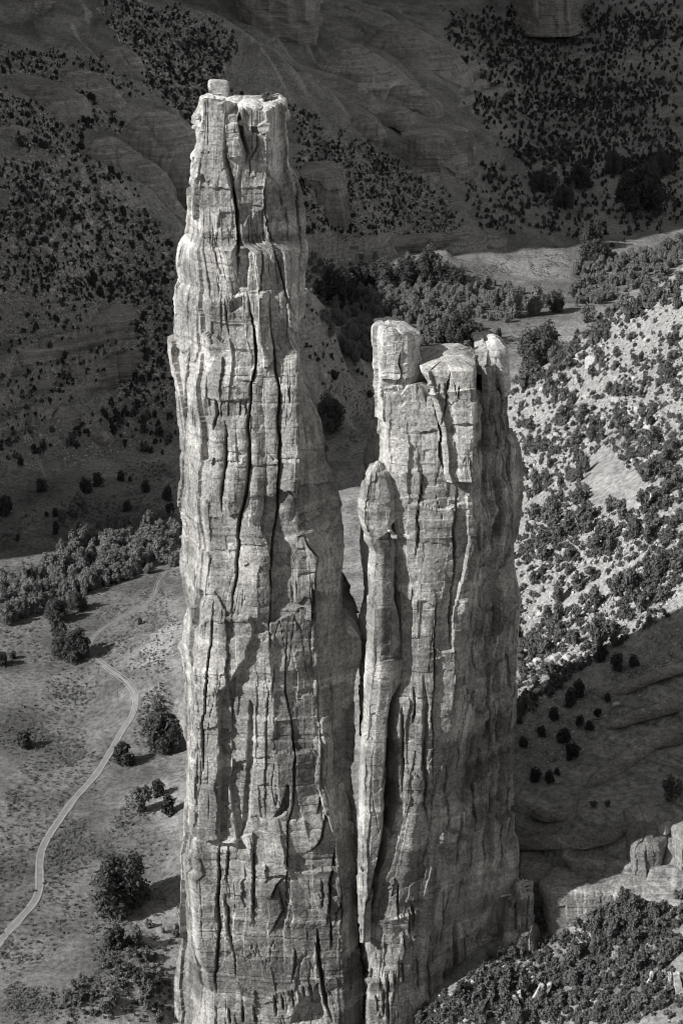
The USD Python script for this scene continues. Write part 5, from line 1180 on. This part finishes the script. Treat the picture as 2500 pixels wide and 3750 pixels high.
for i, (poly, n, kind, (a, b), lab, grp) in enumerate(AREAS):
    P = scatter(poly, n, 100 + i, 0.75 if i in (4, 5) else 0.35, 90 if i in (4, 5) else 50, patchy=0.5 if i in (3, 4, 5, 11, 12) else 0.0, edge=0.3 if i in (8, 9, 10, 11, 16) else 1.0)
    s = a + (b - a) * r5.uniform(size=len(P)) ** 1.6
    order = np.argsort(-s / np.array([PX2M(p) for p in P]))
    lim = 120 if kind == 'juniper' else 300
    nm = {'juniper': 'juniper_tree', 'pinyon': 'pinyon_tree', 'thicket_tree': 'thicket_tree'}[kind]
    for c, k in enumerate(order):
        if (kind == 'juniper' and USED.get('/World/juniper_tree', 0) >= 298 and True) or (kind == 'pinyon' and USED.get('/World/pinyon_tree', 0) >= 298) or (kind == 'thicket_tree' and USED.get('/World/thicket_tree', 0) >= 298) or c >= (45 if kind == 'juniper' else 205 if i == 11 else {8: 110, 9: 120, 10: 68}.get(i, 300)):
            stuff_pts.setdefault(kind, []).append((P[k], s[k])); continue
        place(nm, kind, P[k] - np.array([0, 0, 0.15]), s[k] / BASEW[kind], r5.uniform(0, 6.28), lab, {'juniper': 'juniper', 'pinyon': 'shrub', 'thicket_tree': 'tree'}[kind], grp, var=k, sz=r5.uniform(0.8, 1.2))
for q, n in ((9, 260), (10, 150), (8, 90)):
    for p in scatter(AREAS[q][0], n, 340 + q, 0.3, 50, edge=0.2): stuff_pts.setdefault('thicket_tree', []).append((p, r5.uniform(3.0, 6.5)))
for p in scatter([(1100,960),(1700,940),(1720,1010),(1680,1100),(1250,1150),(1110,1090)], 130, 345, 0.3, 50): stuff_pts['thicket_tree'].append((p, r5.uniform(2.5, 6.0)))
small = scatter(AREAS[11][0], 3600, 301, 0.3, 60, patchy=0.8, edge=0.3)
for p in small: stuff_pts['pinyon'].append((p, 0.6 + 2.4 * r5.uniform() ** 2))
for p in scatter([(1440,3770),(1480,3690),(1600,3680),(1840,3480),(1840,3600),(1700,3770)], 260, 304, 0.3, 60): stuff_pts['pinyon'].append((p, r5.uniform(0.7, 2.4)))
for p in scatter(AREAS[12][0], 1300, 302, 0.3, 60): stuff_pts['pinyon'].append((p, 0.7 + 3.0 * r5.uniform() ** 2))
for p in scatter(AREAS[13][0], 220, 303, 0.3, 60): stuff_pts['pinyon'].append((p, r5.uniform(0.7, 2.0)))
for q, n in ((0, 2400), (1, 1300), (2, 2000), (3, 1900), (4, 1500), (5, 1300), (6, 420), (14, 360), (15, 120)):
    for p in scatter(AREAS[q][0], n, 100 + q if q in (4, 5) else 310 + q, 0.75 if q in (4, 5) else 0.3, 90 if q in (4, 5) else 60): stuff_pts['juniper'].append((p, (0.5 + 2.3 * r5.uniform() ** 2 if q < 4 or q > 13 else r5.uniform(1.5, 4.5))))
if stuff_pts.get('thicket_tree'):
    pts = np.array([p for p, s in stuff_pts['thicket_tree']]); ss = np.array([s for p, s in stuff_pts['thicket_tree']]) / 7.0
    instancer('thicket', [(crown(7.0, 6.0, 16, 700, 0.8, 540 + k, 0.1, 0.0, 0.75, 0.2, 0.1), THK) for k in range(3)], pts - np.array([0, 0, 0.2]), ss, r5.uniform(0, 6.28, len(pts)), 'low leafy undergrowth filling the gaps of the valley thickets', 'undergrowth')
BRUSH = leaf_look('grey_brush_foliage', 0.06, 0.16, 0.2)
for kind, mats, lab in (('juniper', JUN, 'scattered small dark bushes over the shaded slopes'), ('pinyon', PIN, 'scattered small shrubs over the sunlit slopes')):
    L_ = stuff_pts[kind]; pts = np.array([p for p, s in L_]); ss = np.array([s for p, s in L_]) / 4.0
    pr = [(crown(4.0, 3.8 if kind == 'juniper' else 3.0, 9, 200, 0.8, 500 + k, 0.3, 0.0, 0.7, 0.3, 0.2, 1.0), BRUSH if k in (1, 3) else mats) for k in range(5)]
    instancer('scrub', pr, pts - np.array([0, 0, 0.1]), ss, r5.uniform(0, 6.28, len(pts)), lab, 'scrub')

# sage and bunch grass over the meadows
MEAD = [([(0,2300),(330,2190),(640,2090),(640,2260),(620,2700),(560,2900),(620,3150),(560,3300),(420,3450),(560,3500),(300,3750),(0,3750)], 9000, (0.35, 1.15)),
        ([(0,1960),(380,1740),(640,1660),(640,1880),(300,1985),(0,2120)], 1600, (0.4, 1.2)),
        ([(1700,960),(2080,930),(2120,1010),(1700,1050)], 900, (0.5, 1.3)), ([(1850,1230),(2130,1130),(2260,1110),(2100,1270),(1880,1390)], 900, (0.5, 1.3)),
        ([(1170,1400),(1340,1420),(1330,1720),(1190,1700)], 900, (0.4, 1.2))]
pts, ss = [], []
for i, (poly, n, (a, b)) in enumerate(MEAD):
    P = scatter(poly, n, 400 + i, 0.45, 40)
    keep = meshkit.noise(P / np.array([9.0, 16.0, 50.0]), 77) > 0.36
    P = P[keep]; pts.append(P); ss.append(a + (b - a) * r5.uniform(size=len(P)) ** 2)
pts = np.vstack(pts); ss = np.concatenate(ss)
instancer('sagebrush', [(crown(1.3, 0.7, 5, 46, 0.36, 520 + k, 0.0, 0.0, 0.75, 0.3, 0.1), SAGE) for k in range(4)], pts - np.array([0, 0, 0.06]), ss, r5.uniform(0, 6.28, len(pts)), 'low sagebrush and bunch grass over the meadows', 'sagebrush')

# ------------------------------------------------------------------ boulders and rubble
for k in range(7):
    proto('stone', k, [('stone', rock_mesh(16 + 2 * k, 1.0, 600 + k), STONE)])
    proto('pale_stone', k, [('stone', rock_mesh(16 + 2 * k, 1.0, 650 + k), STONE_PALE)])
    for q in ('stone', 'pale_stone'):
        pass
def place_rock(kind, P, s, lab, grp, cat='boulder'):
    src = PROTO[kind][int(abs(P[0] * 31 + P[1] * 17)) % 7] + '/stone'
    path = numbered('/World', 'boulder'); m = UsdGeom.Xform.Define(stage, path)
    ax = Gf.Rotation(Gf.Vec3d(*r5.normal(size=3)), r5.uniform(-25, 25)) * Gf.Rotation(Gf.Vec3d(0, 0, 1), r5.uniform(0, 360))
    M = Gf.Matrix4d().SetScale(float(s)) * Gf.Matrix4d().SetRotate(ax) * Gf.Matrix4d().SetTranslate(Gf.Vec3d(*map(float, P)))
    m.AddTransformOp().Set(M); m.GetPrim().GetReferences().AddInternalReference(PROTO[kind][int(abs(P[0] * 31 + P[1] * 17)) % 7]); m.GetPrim().SetInstanceable(True)
    tag(m, lab, cat, grp)
SINGLE = [(1185,1385,36,'pale square block resting on the meadow in the gap','pale_stone'), (285,845,44,'large flat tilted slab upper left of the rubble slope','stone'), (322,822,40,'large flat slab beside the tilted one on the rubble slope','stone'),
 (172,925,50,'biggest slab halfway down the left rubble slope','stone'), (425,920,32,'squat block right of the middle of the left rubble slope','stone'), (312,912,30,'grey block between the slabs and the squat block','stone'),
 (215,1010,24,'bright stone low on the left rubble slope','pale_stone'), (408,1025,24,'upright pale stone near the ledge tops','pale_stone'), (516,1035,20,'pale stone nearest the tallest spire on the left slope','pale_stone'), (60,1245,26,'pale rounded stone on the ledge at far left','pale_stone'),
 (2330,1050,42,'tall bright boulder high on the right slope skyline','pale_stone'), (2288,1035,24,'small bright boulder left of the tall skyline one','pale_stone'), (2170,1340,70,'broad pale boulder below the skyline of the right slope','pale_stone'), (2245,1415,42,'smooth oval pale slab on the right slope','pale_stone'),
 (1988,1435,38,'flat pale block low on the right slope near the shorter spire','pale_stone'), (2018,1448,26,'pale block beside the flat one near the shorter spire','pale_stone'), (2278,1535,46,'bright rounded boulder in mid right slope','pale_stone'), (2332,1505,34,'dark fronted boulder above the bright rounded one','stone'),
 (2235,1845,26,'white wedge stone on the bare patch','pale_stone'), (1978,2258,32,'pale rounded boulder beside the shorter spire on the lower lit slope','pale_stone'), (1965,2545,44,'pale block at the shadow edge beside the shorter spire','pale_stone'), (2255,2585,28,'grey boulder on the shadowed slickrock edge','stone'),
 (2098,3078,16,'small stone under the bowl rim','pale_stone'), (2370,3020,60,'smooth boulder at the rim of the alcove','stone'), (2440,3045,70,'rounded rock knob on the ledge top near the right edge','stone'),
 (2430,3460,40,'pale boulder in the lower right brush','stone'), (2010,3665,36,'boulder at the bottom among tilted fins','stone'), (2060,3675,34,'split boulder at the bottom right of the fins','stone'), (2350,3690,34,'grey block at the bottom between brush','stone')]
gs = ground([q[0] for q in SINGLE], [q[1] for q in SINGLE])
for (u, v, w, lab, kd), P in zip(SINGLE, gs):
    if not np.isnan(P[0]):
        s = w * PX2M(P); place_rock(kd, P + np.array([0, 0, s * 0.18]), s, lab, None)
RUB = [  # area, boulders shown singly, rubble, size, kind, label, group
 (AREAS[0][0], 60, 9000, (1.2, 3.0), 'stone', 'grey angular boulder on the shaded rubble slope left of the tallest spire', 'boulders of the near left slope'),
 (AREAS[2][0], 35, 6500, (1.4, 3.4), 'stone', 'grey boulder on the steep talus above the tallest summit', 'boulders of the talus above the summit'),
 (AREAS[3][0], 55, 7000, (1.3, 3.4), 'pale_stone', 'pale boulder in the rubble right of the tallest summit', 'boulders right of the summit'),
 (AREAS[11][0], 100, 10000, (0.9, 2.8), 'pale_stone', 'pale angular boulder on the sunlit right slope', 'boulders of the sunlit right slope'),
 (AREAS[7][0], 12, 500, (0.8, 2.0), 'pale_stone', 'pale stone on the talus toe between the two spires', 'stones of the talus toe'),
 ([(560,2330),(640,2240),(660,2420),(500,2430)], 0, 420, (0.5, 1.2), 'pale_stone', '', ''),
 (AREAS[1][0], 0, 3500, (1.2, 2.4), 'stone', '', ''), ([(1860,2640),(2110,2480),(2330,2330),(2500,2240),(2500,2420),(2200,2600),(2060,2860),(1880,2880)], 0, 2600, (0.4, 1.2), 'stone', '', ''),
 (AREAS[12][0], 8, 1300, (0.4, 1.6), 'stone', 'grey boulder in the brush of the lower right corner', 'boulders of the lower right brush'),
 ([(160,3740),(450,3480),(640,3100),(640,2900),(630,3750)], 0, 700, (0.3, 0.9), 'pale_stone', '', ''), ([(0,1110),(400,1100),(560,1260),(640,1500),(430,1700),(0,1700)], 0, 3200, (0.9, 2.2), 'stone', '', ''), (AREAS[6][0], 0, 500, (0.6, 1.6), 'stone', '', ''),
 ([(1440,3775),(1480,3690),(1600,3670),(1840,3470),(1990,3380),(1990,3600),(1700,3775)], 30, 1500, (0.5, 1.6), 'stone', 'angular block on the talus at the shorter spire foot', 'blocks at the shorter spire foot'), (AREAS[4][0], 0, 1500, (0.8, 2.0), 'stone', '', ''), (AREAS[5][0], 0, 1200, (0.7, 1.8), 'stone', '', '')]
rp = {'stone': [], 'pale_stone': []}
for i, (poly, n1, n2, (a, b), kd, lab, grp) in enumerate(RUB):
    if n1:
        P = scatter(poly, n1, 700 + i, 0.3, 40)
        for p in P:
            s = a + (b - a) * r5.uniform() ** 2 + 0.5 * a; s *= 1.25; place_rock(kd, p + np.array([0, 0, s * 0.12]), s, lab, grp)
    P = scatter(poly, n2, 750 + i, 0.4, 35)
    for p in P: rp[kd].append((p, 0.45 * a + 1.5 * a * r5.uniform() ** 2.4))
for kd, mat, lab in (('stone', STONE, 'loose grey stones strewn over the shaded slopes'), ('pale_stone', STONE_PALE, 'loose pale stones strewn over the sunlit slopes')):
    pts = np.array([p for p, s in rp[kd]]); ss = np.array([s for p, s in rp[kd]])
    instancer('rubble', [(rock_mesh(11, 1.0, 800 + k), mat) for k in range(5)], pts + np.array([0, 0, 0.05]), ss, r5.uniform(0, 6.28, len(pts)), lab, 'rubble')

# tilted fins of rock, heap of stones, post, log
FIN = [(1890,3690,20,58,-0.5),(1905,3672,16,50,-0.45),(1970,3660,22,70,0.5),(2000,3650,18,60,0.5),(2480,3640,34,96,-0.3),(2455,3620,20,70,-0.35),(2380,3600,16,50,0.3)]
gf = ground([q[0] for q in FIN], [q[1] for q in FIN])
FL = ['left of two thin tilted rock fins at the bottom edge', 'right of two thin tilted rock fins at the bottom edge', 'wide tilted rock fin leaning right at the bottom', 'narrow tilted rock fin right beside the wide one', 'big upright rock fin in the lower right corner', 'leaning rock fin left of the corner one', 'small rock fin in the brush left of the corner fins']
for (u, v, w, h, tl), P, lab in zip(FIN, gf, FL):
    k = PX2M(P); b_ = trimesh.creation.box((w * k, 1.2, h * k)).subdivide().subdivide().subdivide()
    vv = b_.vertices.copy(); vv[:, 0] += tl * vv[:, 2]; vv[:, 0] *= 1 - 0.35 * (vv[:, 2] / (h * k) + 0.5)
    vv += (meshkit.fbm(vv / 0.9 + u, 3, 5)[:, None] - 0.5) * np.array([0.7, 0.7, 0.9])
    obj('rock_fin', (vv + P + np.array([0, 0, h * k * 0.4]), b_.faces), STONE, smooth=30, label=lab, cat='rock fin')
hp = ground(r5.normal(2167, 11, 46), r5.normal(3092, 6, 46))
vs_, fs_, o = [], [], 0
for k, P in enumerate(hp):
    if np.isnan(P[0]): continue
    t_ = rock_mesh(9, r5.uniform(0.25, 0.6), 950 + k); vs_.append(np.array(t_.vertices) + P + np.array([0, 0, 0.1])); fs_.append(np.array(t_.faces) + o); o += len(t_.vertices)
obj('stone_heap', (np.vstack(vs_), np.vstack(fs_)), STONE_PALE, kind='stuff', label='small heap of bright stones on the sunlit ledge top', cat='stone heap')
P = ground([430], [2548])[0]
v, f = tube_mesh(np.array([[0, 0, -0.3], [0.02, 0, 0.7], [0.05, 0.02, 1.9]]) , [0.14, 0.13, 0.11], 7)
obj('wooden_post', (v + P, f), BARK, label='thin dark post standing in the meadow left of the track', cat='post')
P = ground([2170, 2214], [2637, 2634])
if not np.isnan(P).any():
    n = 7; line = P[0] + (P[1] - P[0]) * np.linspace(0, 1, n)[:, None] + np.array([0, 0, 0.25])
    obj('fallen_log', tube_mesh(line, np.linspace(0.3, 0.15, n), 7), BARK, smooth=True, label='dark fallen log on the shadowed slope', cat='log')
# bush on the summits
for (pt, y, w, lab) in ((fA(850, 268), 446, 3.6, 'grey bush growing on top of the tallest summit'), (fD(1030, 300), 452, 3.0, 'dry bush on the flat top of the shorter spire'), (fD(790, 322), 449, 1.8, 'small plant at the left of the flat top of the shorter spire')):
    place('shrub', 'pinyon', at_y(*pt, y) - np.array([0, 0, 0.6]), w / 4.0, 1.0, lab, 'shrub', sz=0.8)
# ------------------------------------------------------------------ a label of its own for each plant and boulder: counted off from the nearest landmark
MARKS = [('the balanced summit boulder',480,325),('the streaked canyon wall',1010,200),('the hollowed slickrock dome',600,450),('the split slickrock dome',470,640),('the tilted slickrock slab',330,310),
 ('the wavy banded slickrock dome',150,340),('the upper left cliff',200,110),('the small smooth slickrock slab',420,205),('the low hump at left edge',60,500),('the cracked upper slickrock dome',1500,150),
 ('the stained slickrock dome',1380,300),('the small slickrock nose',1350,440),('the dark ledge buttress',1600,570),('the low dark cliff',1180,720),('the distant streaked buttress',2040,60),
 ('the largest slab of rubble',172,925),('the large tilted flat slab',285,845),('the pale stone by the spire',516,1035),('the upper ledge band',300,1180),('the middle ledge band',300,1370),('the lower ledge band',150,1490),
 ('the broken ledge lip',330,1590),('the far meadow ledge',1550,865),('the far meadow',1850,970),('the largest dark tree clump',2340,690),('the tall far right juniper',2285,620),('the rounded far tree',2165,870),
 ('the top right corner',2490,20),('the right edge scrub',2480,400),('the tallest grove tree',1575,990),('the bright leaved cottonwood',1962,1100),('the broad dark cottonwood',1975,1280),('the grey cottonwood behind summit',1680,1220),
 ('the pale block in gap',1185,1370),('the dark tree in gap',1198,1500),('the rounded stone knob',1430,1230),('the left edge broad juniper',24,1850),('the pointed thicket juniper',292,1940),('the egg shaped juniper',466,1850),
 ('the track bend clump',262,2370),('the left thicket foot',200,2240),('the left edge dark tree',12,2400),('the huge round cottonwood',445,3230),('the twiggy juniper',425,3430),('the lower left corner',20,3730),
 ('the tall bright skyline boulder',2330,1050),('the broad pale skyline boulder',2170,1340),('the smooth oval slab',2245,1415),('the bright rounded boulder',2278,1535),('the flat pale block',1988,1435),
 ('the white wedge stone',2235,1845),('the pale rounded lower boulder',1978,2258),('the shadow edge block',1965,2545),('the large shadow line bush',2255,2430),('the right edge ledge knob',2440,3045),
 ('the rock stump',1905,3340),('the big corner rock fin',2480,3610),('the wide tilted fin',1970,3640),('the pale brush boulder',2430,3450),('the right edge of slope',2490,1500),('the right edge mid slope',2490,2000),
 ('the spire shoulder',1900,1700),('the shaded spire edge',1890,2100),('the top talus crest',800,90),('the talus beside summit',700,500),('the left edge of rubble',10,800)]
ORD = 'nearest second third fourth fifth sixth seventh eighth ninth tenth eleventh twelfth thirteenth fourteenth fifteenth sixteenth seventeenth eighteenth nineteenth twentieth twenty-first twenty-second twenty-third twenty-fourth twenty-fifth twenty-sixth'.split()
DIRS = ['right', 'upper right', 'above', 'upper left', 'left', 'lower left', 'below', 'lower right']
WORDS = {'juniper_tree': 'dark juniper', 'pinyon_tree': 'grey shrub', 'thicket_tree': 'leafy thicket tree', 'boulder': 'angular boulder'}
buckets = {}
mk = np.array([[a, b] for _, a, b in MARKS], float)
for prim in stage.GetPrimAtPath('/World').GetChildren():
    g = prim.GetCustomDataByKey('group')
    base = prim.GetName().rsplit('_', 1)[0] if prim.GetName()[-1].isdigit() else prim.GetName()
    if not g or base not in WORDS: continue
    M = UsdGeom.Xformable(prim).ComputeLocalToWorldTransform(Usd.TimeCode.Default()); o = M.ExtractTranslation()
    size = M.TransformDir(Gf.Vec3d(1, 0, 0)).GetLength()
    u, v = proj(np.array([[o[0], o[1], o[2]]])); u, v = float(u[0]), float(v[0])
    d = np.hypot(mk[:, 0] - u, mk[:, 1] - v); k = int(np.argmin(d))
    a = math.degrees(math.atan2(mk[k, 1] - v, u - mk[k, 0])) % 360
    buckets.setdefault((base, k, int(((a + 22.5) % 360) // 45)), []).append((d[k], prim, size))
for (base, k, s), lst in buckets.items():
    lst.sort(key=lambda q: q[0])
    dr = DIRS[s]; where = f'{dr} {MARKS[k][0]}' if dr in ('above', 'below') else f'{dr} of {MARKS[k][0]}'
    med = np.median([q[2] for q in lst])
    for i, (_, prim, size) in enumerate(lst):
        if i >= len(ORD): continue
        sz = 'large ' if size > 1.25 * med else 'small ' if size < 0.8 * med else ''
        prim.SetCustomDataByKey('label', f'{sz}{WORDS[base]}, {ORD[i]} one {where}')
